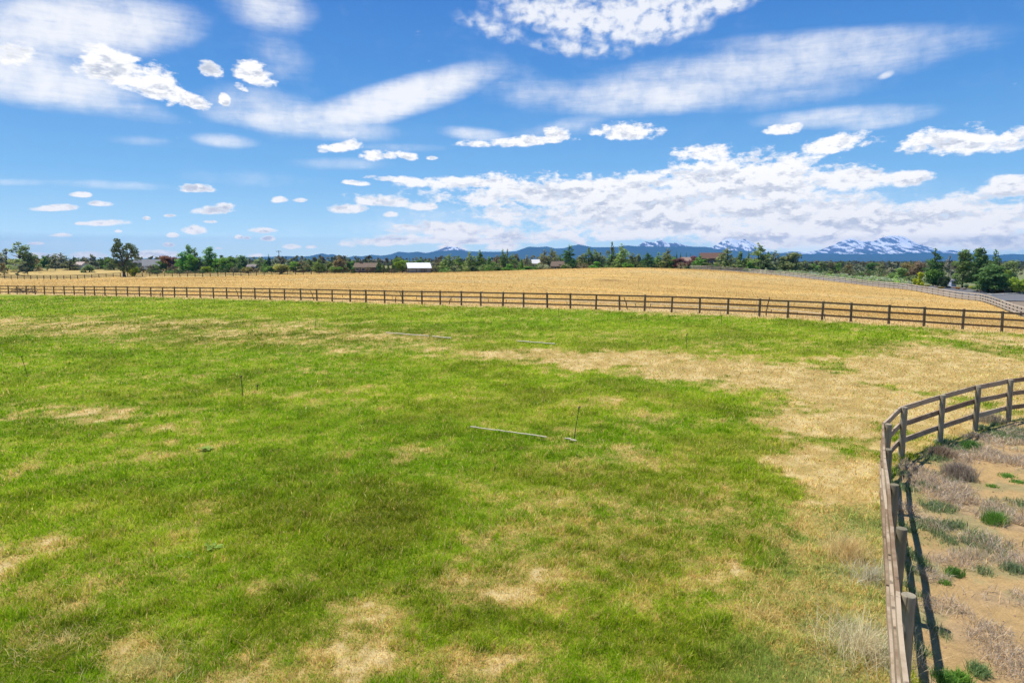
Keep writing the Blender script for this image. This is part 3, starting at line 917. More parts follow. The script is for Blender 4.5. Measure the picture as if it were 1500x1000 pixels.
# ------------------------------------------------------------------ road beyond the grey fence
def road():
    c, l = [], []
    w0, w1 = 6.0, 12.5
    line = [Vector((*p, 0)) for p in ROADF[2:]]
    m = []
    for i, p in enumerate(line):
        d = (line[min(i + 1, len(line) - 1)] - line[max(i - 1, 0)]).normalized()
        m.append(Vector((-d.y, d.x, 0)))
    V = []
    nseg = 0
    for i in range(len(line) - 1):
        for k in range(12):
            t = k / 12; p = line[i].lerp(line[i + 1], t); n = m[i].lerp(m[i + 1], t).normalized()
            for s in range(5):
                q = p + n * (w0 + (w1 - w0) * s / 4)
                V.append((q.x, q.y, gz(q.x, q.y) + .06))
            nseg += 1
    Fc = [(a * 5 + s, a * 5 + s + 1, (a + 1) * 5 + s + 1, (a + 1) * 5 + s) for a in range(nseg - 1) for s in range(4)]
    o = mesh_obj("road", V, Fc, plain("asphalt", (.13, .13, .135), .9, .2, .25, .6))
    tag(o, kind='structure')
    # paved bay of the drive between road and garden bed, with a pale concrete edge
    P4 = [at(px, py, D) for px, py, D in [(1445, 439, 122), (1530, 452, 112), (1560, 433, 138), (1452, 432.5, 136)]]
    n = 14; V = []
    for i in range(n + 1):
        for j in range(n + 1):
            u, v = i / n, j / n
            x = (P4[0][0] * (1 - u) + P4[1][0] * u) * (1 - v) + (P4[3][0] * (1 - u) + P4[2][0] * u) * v
            y = (P4[0][1] * (1 - u) + P4[1][1] * u) * (1 - v) + (P4[3][1] * (1 - u) + P4[2][1] * u) * v
            V.append((x, y, gz(x, y) + .10))
    Fc = [(i * (n + 1) + j, (i + 1) * (n + 1) + j, (i + 1) * (n + 1) + j + 1, i * (n + 1) + j + 1) for i in range(n) for j in range(n)]
    tag(mesh_obj("driveway", V, Fc, plain("drive_asphalt", (.15, .15, .155), .9, .2, .2, .7)), kind='structure')
    b = MB()
    e0, e1 = Vector(P4[3]), Vector(P4[2])
    for k in range(12):
        p, q = e0.lerp(e1, k / 12), e0.lerp(e1, (k + 1) / 12)
        b.bar((p.x, p.y + .5, gz(p.x, p.y) + .16), (q.x, q.y + .5, gz(q.x, q.y) + .16), 1.1, .16)
    tag(b.build("kerb", plain("concrete", (.5, .47, .42), .9)), kind='structure')


road()


# ------------------------------------------------------------------ trees
def foliage_material(name, trans=.48):
    m, h, out = material(name)
    oi = h.new('ShaderNodeObjectInfo').outputs['Color']
    at_ = h.new('ShaderNodeAttribute', attribute_name='tint').outputs['Color']
    c = h.mix(1.0, oi, at_, 'MULTIPLY')
    d = h.new('ShaderNodeBsdfDiffuse'); h.put(d.inputs[0], c)
    t = h.new('ShaderNodeBsdfTranslucent'); h.put(t.inputs[0], c)
    mx = h.new('ShaderNodeMixShader'); mx.inputs[0].default_value = trans
    m.node_tree.links.new(d.outputs[0], mx.inputs[1]); m.node_tree.links.new(t.outputs[0], mx.inputs[2])
    h.put(out.inputs['Surface'], mx.outputs[0])
    return m


M_LEAF = foliage_material("foliage")
M_BARK = plain("bark", (.11, .085, .065), .95, .1, .35, 3.0)


def leaf_mesh(name, centers, radii, n, sxy, sz, tone=None, seed=0, flat=0.0):
    """leaf sprays spread through blobs; each spray a small bent quad"""
    q = np.random.default_rng(seed)
    centers = np.array(centers, float); radii = np.array(radii, float)
    w = (radii.prod(1)) ** .66; w /= w.sum()
    k = q.choice(len(centers), n, p=w)
    d = q.normal(size=(n, 3)); d /= np.linalg.norm(d, axis=1)[:, None]
    rr = q.uniform(.35, 1.0, n) ** .55 * q.uniform(.86, 1.10, n)
    c = centers[k] + d * radii[k] * rr[:, None]
    c[:, 2] = np.maximum(c[:, 2], .012)
    nn = d * .6 + q.normal(size=(n, 3)) * .55; nn[:, 2] += flat + .25
    nn /= np.linalg.norm(nn, axis=1)[:, None]
    u = np.cross(nn, q.normal(size=(n, 3))); u /= np.linalg.norm(u, axis=1)[:, None]
    v = np.cross(nn, u)
    s = q.uniform(.6, 1.35, n)[:, None]
    S = np.array([sxy, sxy, sz])
    quad = np.stack([c - u * s * S, c + v * s * S * .55, c + u * s * S, c - v * s * S * .55], 1)
    F_ = np.arange(n * 4).reshape(n, 4)
    t = q.uniform(.62, 1.35, n)[:, None] * np.ones((1, 3))
    t[:, 0] *= q.uniform(.86, 1.18, n); t[:, 2] *= q.uniform(.8, 1.2, n)
    bl = q.uniform(.78, 1.2, len(centers))[k][:, None]
    t = t * bl
    if tone is not None: t = t * np.array([tone(z) for z in c[:, 2]])
    o = mesh_obj(name, quad.reshape(-1, 3), F_, M_LEAF, attrs={'tint': np.repeat(t, 4, 0)})
    me = o.data; bpy.data.objects.remove(o)
    return me


def trunk_mesh(name, h, r, limbs, seed):
    q = random.Random(seed)
    b = MB()
    x = y = 0.0
    pts, rs = [(0, 0, -.03)], [r * 1.25]
    for k in range(1, 6):
        x += q.uniform(-.012, .012); y += q.uniform(-.012, .012)
        pts.append((x, y, h * k / 5)); rs.append(r * (1.05 - .85 * k / 5))
    b.tube(pts, rs, 6)
    for k in range(limbs):
        z = h * q.uniform(.3, .9); a = q.uniform(0, 6.28); L = q.uniform(.12, .3)
        i = min(4, int(z / h * 5)); p = pts[i]
        b.tube([(p[0], p[1], z), (p[0] + math.cos(a) * L * .5, p[1] + math.sin(a) * L * .5, z + L * .25), (p[0] + math.cos(a) * L, p[1] + math.sin(a) * L, z + L * .45)], [r * .4, r * .28, r * .08], 5)
    o = b.build(name, M_BARK); me = o.data; bpy.data.objects.remove(o)
    return me


def kind_juniper(s, sparse=False):
    q = random.Random(s); C, Rd = [], []
    n = 15 if not sparse else 11
    for k in range(n):
        t = k / (n - 1); z = .07 + .84 * t
        rad = (.40 * (1 - t ** 1.7) ** .75 + .05)
        a = q.uniform(0, 6.28) ; d = rad * q.uniform(.3, .95)
        C.append((math.cos(a) * d, math.sin(a) * d, z)); Rd.append((rad * q.uniform(.42, .68), rad * q.uniform(.42, .68), q.uniform(.07, .12)))
    C.append((q.uniform(-.02, .02), 0, .93)); Rd.append((.07, .07, .06))
    return leaf_mesh("juniper_crown", C, Rd, 1500 if not sparse else 800, .055, .026, None, s), trunk_mesh("juniper_trunk", .86, .045, 7, s)


def kind_pine(s):
    q = random.Random(s); C, Rd = [], []
    for k in range(13):
        t = k / 12; z = .06 + .88 * t
        rad = .45 * (1 - t ** 1.35) ** .8 + .06
        for _ in range(3 if k < 10 else 2):
            a = q.uniform(0, 6.28); d = rad * q.uniform(.35, .8)
            C.append((math.cos(a) * d, math.sin(a) * d, z + q.uniform(-.02, .02))); Rd.append((rad * q.uniform(.45, .65), rad * q.uniform(.45, .65), q.uniform(.045, .07)))
    return leaf_mesh("pine_crown", C, Rd, 1600, .055, .026, None, s), trunk_mesh("pine_trunk", .95, .03, 8, s)


def kind_spruce(s):
    C, Rd = [], []
    q = random.Random(s)
    for k in range(14):
        t = k / 13; z = .05 + .90 * t; rad = .46 * (1 - t) + .03
        for j in range(3):
            a = q.uniform(0, 6.28)
            C.append((math.cos(a) * rad * .45, math.sin(a) * rad * .45, z)); Rd.append((rad * .55, rad * .55, .035))
    return leaf_mesh("spruce_crown", C, Rd, 1200, .06, .024, None, s), trunk_mesh("spruce_trunk", .92, .03, 0, s)


def kind_poplar(s):
    q = random.Random(s); C, Rd = [], []
    for k in range(16):
        t = k / 15; z = .05 + .86 * t; rad = .40 * math.sin(math.pi * (.22 + .70 * t)) ** .6 + .04
        a = q.uniform(0, 6.28); d = rad * .55
        C.append((math.cos(a) * d * .7, math.sin(a) * d * .7, z)); Rd.append((rad * .68, rad * .68, .085))
    return leaf_mesh("poplar_crown", C, Rd, 1700, .055, .022, None, s), trunk_mesh("poplar_trunk", .85, .035, 4, s)


def kind_round(s):
    q = random.Random(s); C, Rd = [], []
    for k in range(14):
        a = q.uniform(0, 6.28); z = q.uniform(.14, .80); d = q.uniform(.1, .34) * (1.1 - abs(z - .5))
        C.append((math.cos(a) * d, math.sin(a) * d, z)); Rd.append((q.uniform(.13, .22), q.uniform(.13, .22), q.uniform(.10, .17)))
    C.append((0, 0, .82)); Rd.append((.2, .2, .15))
    return leaf_mesh("round_crown", C, Rd, 1600, .05, .034, None, s), trunk_mesh("round_trunk", .7, .04, 6, s)


def kind_shrub(s):
    q = random.Random(s); C, Rd = [], []
    for k in range(13):
        a = q.uniform(0, 6.28); d = q.uniform(0, .33); z = q.uniform(.12, .72) * (1.05 - d * 1.1)
        C.append((math.cos(a) * d, math.sin(a) * d, z)); Rd.append((q.uniform(.12, .2), q.uniform(.12, .2), q.uniform(.14, .24)))
    return leaf_mesh("shrub_crown", C, Rd, 1500, .048, .048, None, s), trunk_mesh("shrub_stem", .5, .035, 5, s)


def kind_cedar(s):
    """cloud-like plates of dense needles on a dark leaning stem"""
    q = random.Random(s); C, Rd = [], []
    for k in range(26):
        t = k / 25; z = .14 + .80 * t; a = k * 2.4 + q.uniform(-.4, .4); d = (.40 * (1 - t) ** .5 + .05) * q.uniform(.35, .85)
        r_ = q.uniform(.15, .24) * (1.15 - .35 * t)
        C.append((math.cos(a) * d, math.sin(a) * d, z)); Rd.append((r_, r_, q.uniform(.05, .08)))
    return leaf_mesh("cedar_crown", C, Rd, 4200, .034, .024, None, s, flat=.5), trunk_mesh("cedar_trunk", .88, .035, 10, s)


def kind_lone(s):
    """the big old juniper: broken outline, leaning lobes, sky showing through"""
    C = [(-.18, 0, .92), (-.24, .06, .80), (-.10, -.05, .84), (-.30, -.04, .70), (-.16, .05, .66), (.04, .04, .74), (.20, 0, .80), (.33, -.04, .78), (.40, .03, .68), (.30, .05, .58), (.47, 0, .56), (.12, -.06, .58), (-.06, 0, .50),
         (-.28, 0, .55), (-.36, .04, .40), (-.22, -.06, .34), (-.12, .08, .24), (.10, .06, .38), (.22, -.05, .26), (.34, 0, .30), (.06, -.08, .20), (-.02, .1, .36)]
    q = random.Random(s)
    Rd = [(q.uniform(.10, .15), q.uniform(.12, .18), q.uniform(.065, .10)) for _ in C]
    b = MB()
    b.tube([(.0, 0, -.02), (-.01, 0, .1), (-.03, 0, .3), (-.06, 0, .5), (-.14, 0, .75), (-.18, 0, .9)], [.06, .045, .038, .028, .016, .006], 8)
    b.tube([(-.03, 0, .3), (.1, 0, .45), (.25, 0, .62), (.34, 0, .76)], [.03, .024, .016, .006], 6)
    b.tube([(.1, 0, .45), (.28, 0, .52), (.46, 0, .56)], [.02, .014, .005], 5)
    b.tube([(-.01, 0, .18), (-.16, 0, .28), (-.33, 0, .42)], [.025, .018, .006], 5)
    o = b.build("old_juniper_trunk", M_BARK); tm = o.data; bpy.data.objects.remove(o)
    return leaf_mesh("old_juniper_crown", C, Rd, 3200, .034, .022, None, s), tm


KINDS = {}
for kn, fn, cnt in (('juniper', kind_juniper, 4), ('pine', kind_pine, 4), ('spruce', kind_spruce, 2), ('poplar', kind_poplar, 3), ('round', kind_round, 3), ('shrub', kind_shrub, 4), ('cedar', kind_cedar, 2), ('lone', kind_lone, 1)):
    KINDS[kn] = [fn(100 + 7 * i) for i in range(cnt)]
KINDS['sparse'] = [kind_juniper(300 + i, True) for i in range(2)]

OBJN = {'juniper': 'juniper_tree', 'pine': 'pine_tree', 'spruce': 'spruce_tree', 'poplar': 'poplar_tree', 'round': 'broadleaf_tree', 'shrub': 'shrub', 'cedar': 'cedar_tree', 'lone': 'juniper_tree', 'sparse': 'juniper_tree'}
OLV = (.105, .120, .050); GRY = (.120, .130, .085); DKG = (.042, .072, .022); MID = (.075, .125, .025); BRT = (.105, .210, .030); LIM = (.30, .42, .035); PNE = (.095, .125, .040); BRN = (.125, .115, .045); RED = (.085, .042, .042); RST = (.155, .085, .04); BLU = (.045, .075, .045); YEL = (.60, .64, .04)


def tree(kind, px, top, base, w, D, c, label, group=None, v=None):
    q = random.Random(int(px * 13 + top * 7))
    x, y, z = on_ground(px, D)
    ztop = at(px, top, D)[2]
    h = max(.6, ztop - z)
    wm = w / F * D * (1.12 if D < 200 or kind == 'lone' else 1.75)
    ms = KINDS[kind]; cm, tm = ms[q.randrange(len(ms)) if v is None else v]
    rt = root(OBJN[kind], (x, y, z), label, 'shrub' if kind == 'shrub' else 'tree', group)
    rz = 0 if kind == 'lone' else q.uniform(0, 6.28)
    for nm, me in (("crown", cm), ("trunk", tm)):
        o = bpy.data.objects.new(nm, me); o.parent = rt; o.scale = (wm, wm, h); o.rotation_euler = (0, 0, rz)
        j = [q.uniform(.88, 1.13) for _ in range(2)] + [q.uniform(1.9, 2.5) if D < 200 else q.uniform(2.7, 3.8)]
        k_ = min(j[2], max(1.0, .44 / max(c)))
        o.color = (c[0] * j[0] * k_, c[1] * j[1] * k_, c[2] * k_, 1)
        col.objects.link(o)
    return rt


T = tree
# far left, beyond the dark back fence
T('juniper', 2, 370, 391, 15, 320, GRY, "grey green juniper at the very edge of the view, behind tan field")
T('sparse', 11, 363, 391, 22, 318, GRY, "thin topped juniper between the edge and the tallest of the far corner")
T('juniper', 31, 353, 395, 30, 305, OLV, "tallest juniper of the far corner, bare side limb near its top", v=0)
T('shrub', 44, 379, 394, 16, 303, OLV, "dense low juniper bush hugging the foot of the tall corner juniper")
T('spruce', 53, 371.5, 391, 10, 330, OLV, "narrow pointed juniper just past the tall corner juniper")
T('juniper', 65, 374, 391, 14, 332, MID, "short bushy juniper, first of the low clump beyond the tan field")
T('juniper', 73, 372, 391, 11, 335, OLV, "slim juniper in the middle of the low clump beyond the tan field")
T('juniper', 83, 371, 391.5, 15, 330, PNE, "full juniper near the end of the low clump beyond the tan field")
T('pine', 91.5, 369, 391.5, 15, 328, GRY, "highest tree of the low clump, pine with a rounded grey green top")
T('juniper', 103, 381, 393, 15, 312, OLV, "squat bush-like juniper standing forward of the low clump")
T('spruce', 109.5, 374, 391.5, 8, 330, DKG, "small dark pointed tree behind the squat forward juniper")
T('juniper', 116, 377, 391.5, 10, 330, OLV, "low olive tree beside the pale house in the far corner")
T('sparse', 124, 375, 391.5, 15, 330, GRY, "straggly grey tree rising over the pale house")
T('juniper', 135, 373, 393, 14, 322, GRY, "tall rounded grey green juniper past the pale house")
T('shrub', 131, 385, 396, 16, 300, OLV, "low olive bush in front of the rounded grey juniper")
T('juniper', 148, 377, 392.5, 12, 325, MID, "mid green juniper halfway between pale house and lone juniper")
T('juniper', 160, 376, 393, 11, 322, MID, "juniper standing close behind the lone juniper's outer branches")
T('juniper', 167, 381, 394, 14, 318, OLV, "low juniper half hidden behind the lone juniper")
T('lone', 182, 349, 404.5, 36, 250, (.048, .068, .026), "big old lone juniper with broken crown standing at the dark back fence")
T('shrub', 196, 384, 401, 12, 256, LIM, "yellow green bush beside the lone juniper's trunk")
# around the grey roofed house
T('round', 236, 381, 398, 13, 310, MID, "green bush tree against the gable of the grey roofed house")
T('round', 243.5, 373, 399, 15, 312, RST, "rusty brown crowned tree beside the grey roofed house")
T('round', 256, 375, 398.5, 14, 314, (.10, .06, .055), "dull purple brown tree next to the rusty crowned tree")
T('poplar', 268, 368, 399, 14, 300, BRT, "bright green poplar at the shorter edge of the poplar group")
T('poplar', 278, 357, 399, 13, 305, MID, "tallest poplar, a dark column above the bright green poplars")
T('poplar', 286.5, 362, 398, 8, 307, MID, "very thin poplar tight against the tallest poplar")
T('poplar', 282, 371, 399, 15, 298, BRT, "full bright green poplar in front of the tallest poplar")
T('juniper', 293.5, 375, 398, 12, 300, (.06, .07, .035), "dark brownish tree between the two poplar groups")
T('poplar', 308, 360, 398, 18, 302, MID, "broad tall poplar standing apart from the tallest poplar")
T('shrub', 304, 387, 399, 11, 292, LIM, "lime green bush at the foot of the broad tall poplar")
T('round', 317, 377, 398, 12, 300, BRT, "bright green tree touching the broad tall poplar")
T('juniper', 325, 373, 396, 10, 315, DKG, "dark tree top behind the bright round trees past the poplars")
T('round', 330, 376, 398.5, 16, 296, BRT, "bright round tree, first of the pair past the poplars")
T('round', 339, 375, 398.5, 14, 300, MID, "darker of the bright round pair past the poplars")
T('poplar', 352, 373, 397, 14, 310, (.13, .18, .07), "pale grey green birch-like tree with light trunk")
T('spruce', 351, 384, 398.5, 9, 292, DKG, "small dark conifer below the pale birch-like tree")
T('poplar', 358, 374, 397, 9, 312, (.12, .165, .07), "slim pale tree beside the birch-like tree")
T('shrub', 363, 388, 400, 12, 280, BRN, "brown bush next to the little shed-like house behind the back fence")
T('sparse', 366, 376, 396, 11, 312, GRY, "thin grey tree above the brown bush")
T('poplar', 380, 376, 396, 12, 312, (.14, .17, .075), "pale olive tree behind the little house")
T('juniper', 388, 380, 396, 12, 300, MID, "green juniper between little house and the dark spruce")
T('spruce', 394.5, 371.5, 396, 8.5, 300, (.022, .04, .022), "solitary very dark spruce just before the utility pole")
T('juniper', 404, 375, 398, 10, 300, GRY, "grey juniper behind the utility pole")
T('shrub', 401, 386, 399, 14, 276, MID, "green bush between dark spruce and olive bush")
T('shrub', 412, 381, 400, 24, 262, (.17, .15, .05), "wide olive brown bush at the foot of the utility pole")
T('juniper', 426, 378, 398, 11, 290, GRY, "grey topped tree right behind the wide olive brown bush")
T('round', 430, 382, 399, 14, 276, BRT, "fresh green tree just past the utility pole")
T('juniper', 443, 380, 398.5, 13, 276, OLV, "olive tree between fresh green tree and the pointed pair")
T('pine', 453, 377, 398.5, 12, 280, PNE, "first pointed pine along the crest past the utility pole")
T('pine', 467, 377.5, 399, 14, 272, MID, "dark based pine in the middle of the crest row")
T('juniper', 480, 381, 398.5, 13, 276, OLV, "low olive juniper beside the dark based pine")
T('juniper', 497, 375.5, 399, 15, 272, BRN, "brown topped juniper, highest before the brown house")
T('shrub', 492, 387, 399.5, 14, 264, MID, "green bush under the brown topped juniper")
T('juniper', 509, 382, 398.5, 12, 276, PNE, "juniper after the brown topped one, towards the brown house")
T('juniper', 517, 381, 398.5, 11, 278, MID, "last rounded tree in front of the brown house's porch")
T('spruce', 522.5, 379, 398, 6, 290, DKG, "thin dark tree at the corner of the brown house")
T('spruce', 555, 380, 399.5, 9, 264, DKG, "dark spruce at the far gable of the brown house")
T('spruce', 562, 386, 399.5, 7, 266, MID, "small spruce, first of three before the barn")
T('spruce', 568.5, 384, 399.5, 7, 266, DKG, "small spruce, middle of three before the barn")
T('spruce', 576, 383, 399.5, 8, 266, DKG, "small spruce, last of three before the barn")
T('round', 582.5, 376, 398.5, 13, 276, MID, "green tree behind the yellow green tree at the barn")
T('round', 589.5, 380, 399.5, 15, 264, (.17, .25, .04), "yellow green tree with a pale trunk next to the white roofed barn")
T('juniper', 607, 381, 396, 12, 330, GRY, "grey tree peeking over the barn's ridge near the yellow green tree")
T('juniper', 617, 378.5, 396, 13, 330, MID, "round topped tree behind the middle of the barn")
T('pine', 627, 380, 396, 10, 330, PNE, "pine behind the far half of the barn roof")
T('juniper', 635, 383, 398, 10, 300, GRY, "grey green tree at the far end of the barn")
T('juniper', 643, 383, 399, 12, 268, OLV, "olive bushy tree just past the barn")
T('juniper', 650, 381, 399, 11, 266, MID, "small green tree leaning on the first big pine past the barn")
T('pine', 658.5, 371, 399, 17, 264, PNE, "first big pine past the barn, broad based")
T('juniper', 671.5, 374, 399, 16, 268, MID, "round green tree after the first big pine past the barn")
T('shrub', 665, 388, 399.5, 15, 258, OLV, "olive bush at the foot of the first big pine")
T('pine', 689, 367.5, 398.5, 15, 264, PNE, "tall full pine, shoulder to shoulder with a spindly taller one")
T('pine', 703, 365, 398, 12, 266, MID, "spindly taller pine beside the tall full pine")
T('shrub', 697, 386, 398.5, 14, 257, DKG, "dark bush under the spindly pine")
T('juniper', 716, 375, 398, 13, 266, MID, "round headed tree between spindly pine and the twin pines")
T('shrub', 711, 385, 398.5, 18, 254, (.11, .17, .05), "pale green bush before the round headed tree")
T('sparse', 728, 373, 397.5, 12, 268, (.15, .13, .085), "brownish thin tree just before the twin pines")
T('shrub', 727, 387, 398, 14, 252, DKG, "dark low bush below the brownish thin tree")
T('pine', 737, 364, 397.5, 11, 260, MID, "green one of the twin pines")
T('sparse', 743.5, 364, 397.5, 9, 262, GRY, "grey bare tipped one of the twin pines")
T('juniper', 751, 371, 397.5, 13, 262, PNE, "stocky juniper leaning against the twin pines")
T('shrub', 745, 385, 398, 18, 252, MID, "broad green bush in front of the twin pines")
T('spruce', 763.5, 376, 397.5, 7, 256, BRT, "bright narrow conifer alone after the twin pines")
T('shrub', 775, 389, 397.5, 22, 248, BRT, "low bright green hedge-like bush along the crest")
T('sparse', 772, 373, 395, 12, 300, GRY, "grey tree before the pale roof")
T('pine', 797, 364.5, 396, 13, 256, OLV, "olive pine just past the pale roof")
T('juniper', 808.5, 363, 395.5, 15, 258, (.12, .125, .06), "brown green pine above the brown shed roof")
T('shrub', 797, 385, 396.5, 16, 248, GRY, "grey bush under the olive pine")
T('juniper', 820, 373, 392, 11, 300, MID, "small green tree peeking over the brown shed roof")
T('pine', 833.5, 357.5, 395.5, 17, 254, DKG, "dark cone shaped pine right beside the brown shed")
T('shrub', 829, 385, 395.5, 13, 246, OLV, "olive bush between brown shed and dark cone shaped pine")
T('juniper', 853, 371, 395.5, 14, 256, OLV, "lower juniper at the near side of the bushy juniper mass")
T('juniper', 862, 362, 395.5, 14, 258, PNE, "highest point of the bushy juniper mass in mid view")
T('juniper', 870.5, 364, 395.5, 14, 257, OLV, "second highest point of the bushy juniper mass")
T('juniper', 879, 369, 395.5, 14, 256, GRY, "grey flank of the bushy juniper mass")
T('shrub', 873, 381, 396, 16, 246, BRT, "fresh green bush set in front of the bushy juniper mass")
T('sparse', 896, 353, 394.5, 12, 252, PNE, "tall thin pine whose top breaks up, before the taller full pine pair")
T('pine', 897, 366, 394.5, 13, 254, PNE, "lower full pine beneath the thin broken topped pine")
T('pine', 911, 355.5, 394.5, 17, 250, PNE, "great olive pine next to the thin broken topped one")
T('shrub', 919, 381, 395, 14, 244, BRT, "bright bush at the foot of the great olive pine")
T('juniper', 926, 370, 394.5, 13, 256, OLV, "olive juniper just after the great olive pine")
T('juniper', 935, 371, 394.5, 14, 256, PNE, "round juniper between the olive juniper and the dark pine")
T('pine', 948.5, 368, 394.5, 16, 250, DKG, "dark full pine below the first snowy peaks")
T('pine', 964, 368.5, 394, 11, 254, PNE, "slim pine next to the dark full pine below the peaks")
T('pine', 977, 363, 394, 15, 250, PNE, "pointed pine just before the purple trees")
T('round', 985.5, 376, 394, 10, 248, BRT, "lime tinted tree between pointed pine and purple tree")
for px, tp in ((990.5, 367), (996, 368.5), (1004.5, 369.5), (1011, 371)):
    T('spruce', px, tp, 393, 5, 300, DKG, "thin dark spire of a tree behind the purple trees", "spires behind the purple trees")
T('round', 996.5, 377, 394, 20, 246, RED, "larger purple leaved tree, squat and wide")
T('round', 1014.5, 373.5, 392, 12, 262, RED, "smaller purple leaved tree against the large brown roof")
T('pine', 1025, 373.5, 394, 15, 246, MID, "green pine covering the near end of the large brown house")
T('juniper', 1036, 378, 394, 16, 245, PNE, "low juniper in front of the large brown house")
T('pine', 1064.5, 361, 394, 20, 248, PNE, "wide pine hiding the far end of the large brown house")
T('juniper', 1084, 367, 394.5, 14, 252, PNE, "middle sized tree after the wide pine")
T('spruce', 1095.5, 365, 392, 7, 280, MID, "thin conifer behind the biggest pine")
T('pine', 1110, 354.5, 395, 21, 250, PNE, "biggest pine of the row, below the second snowy peak", v=1)
T('shrub', 1099, 381, 395.5, 15, 246, MID, "green bush leaning at the biggest pine's near side")
T('juniper', 1124, 368, 396, 12, 262, MID, "green tree tucked behind the biggest pine's far side")
T('juniper', 1121, 376, 396.5, 18, 248, OLV, "grey olive juniper under the biggest pine")
T('juniper', 1135, 366.5, 396.5, 15, 258, GRY, "grey green juniper between the biggest pine and the round one")
T('juniper', 1147, 374, 397, 14, 256, OLV, "small olive juniper nestled against the big round juniper")
T('round', 1161, 368, 398, 26, 256, OLV, "big round olive juniper ending the tall row")
T('juniper', 1179, 381, 399.5, 14, 262, OLV, "low juniper just past the big round olive one")
T('juniper', 1191, 385, 400, 12, 262, MID, "lowest green bush tree before the open blue gap")
T('juniper', 1203.5, 381.5, 401, 15, 262, OLV, "first of the two olive trees over the sagebrush")
T('juniper', 1216, 380.5, 401, 13, 264, OLV, "second of the two olive trees over the sagebrush")
T('juniper', 1229, 384, 402, 11, 266, MID, "dim green tree before the rusty needled tree")
T('pine', 1243, 383.5, 402, 10, 262, BRN, "rusty needled small pine over the sagebrush")
T('juniper', 1256, 386, 402, 13, 272, GRY, "grey bush tree right after the rusty needled pine")
T('round', 1278, 383.5, 401, 12, 290, DKG, "small dark green tree alone below the great snowy mountain")
T('juniper', 1292, 386, 402, 15, 280, OLV, "olive bush tree after the small dark green one")
T('juniper', 1306, 384, 403, 15, 270, GRY, "grey juniper before the garden trees begin")
T('shrub', 1319, 389, 411, 24, 215, (.115, .155, .045), "broad green bush behind the sagebrush by the road")
T('round', 1330, 383, 406, 16, 220, BRN, "brownish green tree over the broad green bush")
T('round', 1344, 381, 408, 16, 205, (.11, .10, .055), "dull brown bushy tree just before the garden pine")
# garden by the road
T('pine', 1368, 362.5, 412, 30, 170, (.075, .115, .035), "leaning garden pine rising over the big green shrub", v=2)
T('sparse', 1390, 372, 405, 20, 185, (.15, .13, .11), "thin bare grey tree between garden pine and cedars")
T('shrub', 1372, 384, 418, 40, 170, (.085, .14, .030), "big spreading green shrub of the garden", v=1)
T('shrub', 1337, 398, 414, 20, 185, (.14, .19, .07), "pale green rounded shrub before the yellow one")
T('shrub', 1348, 395, 418, 20, 168, YEL, "bright yellow leaved shrub beside the road fence", v=2)
T('shrub', 1384, 399, 421, 24, 152, (.03, .05, .022), "very dark low shrub touching the small white shed")
T('cedar', 1411, 364.5, 418, 32, 154, (.095, .16, .045), "first layered cedar, over the small white shed", v=0)
T('cedar', 1434, 362, 419, 32, 155, (.09, .155, .045), "tallest layered cedar in the middle of the garden", v=1)
T('pine', 1457, 363, 417, 26, 148, (.085, .145, .045), "spiky topped pine next to the tallest cedar", v=0)
T('cedar', 1455, 387, 421, 50, 141, (.07, .12, .035), "low wide cedar with dark shade under it", v=0)
T('shrub', 1451, 405, 430, 44, 142, (.075, .125, .04), "spreading ground juniper at the corner of the drive", v=3)
T('round', 1480, 379.5, 405, 18, 220, OLV, "olive tree far behind the garden at the edge of the road")
T('shrub', 1476, 391, 418, 28, 160, (.13, .21, .035), "light green shrub behind the yellow green one by the drive")
T('shrub', 1496, 397, 427, 34, 137, (.28, .36, .05), "yellow green large leaved shrub at the end of the drive", v=1)
T('shrub', 1426, 417, 426, 12, 148, YEL, "small yellow flowering cushion under the cedars")
T('shrub', 1417, 413, 422, 12, 150, (.30, .33, .20), "silvery pale plant beside the yellow cushion")
T('shrub', 1380, 420, 426, 11, 150, (.48, .40, .03), "little yellow flower clump in the bed along the road")
T('shrub', 1360, 418, 424, 11, 162, (.46, .34, .05), "low gold flower clump near the yellow leaved shrub")
T('shrub', 1404, 421, 427, 10, 148, (.36, .20, .06), "orange brown flower clump before the cedars")
T('shrub', 1339, 416.5, 421, 14, 166, (.32, .22, .08), "tan orange flower clump first along the road bed")
T('shrub', 1470, 425.5, 433, 20, 141, (.52, .17, .03), "orange red flowering mat at the edge of the drive")
T('shrub', 1487, 426.5, 433, 14, 142, (.45, .30, .05), "yellow orange flowering mat further along the drive edge")


# ------------------------------------------------------------------ garden stones
def stones():
    m = plain("basalt", (.24, .18, .15), .95, .1, .3, 2.0)
    for px, py, D, s in [(1436, 427.5, 143, .55), (1442, 429, 141, .6), (1478, 423, 140, .6), (1484, 422, 141, .7), (1491, 424, 140, .6), (1497, 425, 139, .6), (1413, 426, 147, .5), (1399, 425, 150, .5), (1390, 424, 152, .5), (1372, 423, 158, .45)]:
        q = random.Random(px)
        bm = bmesh.new(); bmesh.ops.create_icosphere(bm, subdivisions=2, radius=s)
        for v in bm.verts:
            k = 1 + .28 * (math.sin(v.co.x * 5 + px) * math.cos(v.co.y * 4 + px * .3) + .5 * math.sin(v.co.z * 7))
            v.co *= k; v.co.z *= .62
        me = bpy.data.meshes.new("garden_stone"); bm.to_mesh(me); bm.free(); me.materials.append(m)
        o = bpy.data.objects.new("garden_stone", me); x, y, z = on_ground(px, D)
        o.location = (x, y, z + s * .2); o.rotation_euler = (0, 0, q.uniform(0, 6))
        col.objects.link(o)
        tag(o, "reddish brown boulder edging the garden bed along the road", "rock", "boulders edging the garden bed")


stones()


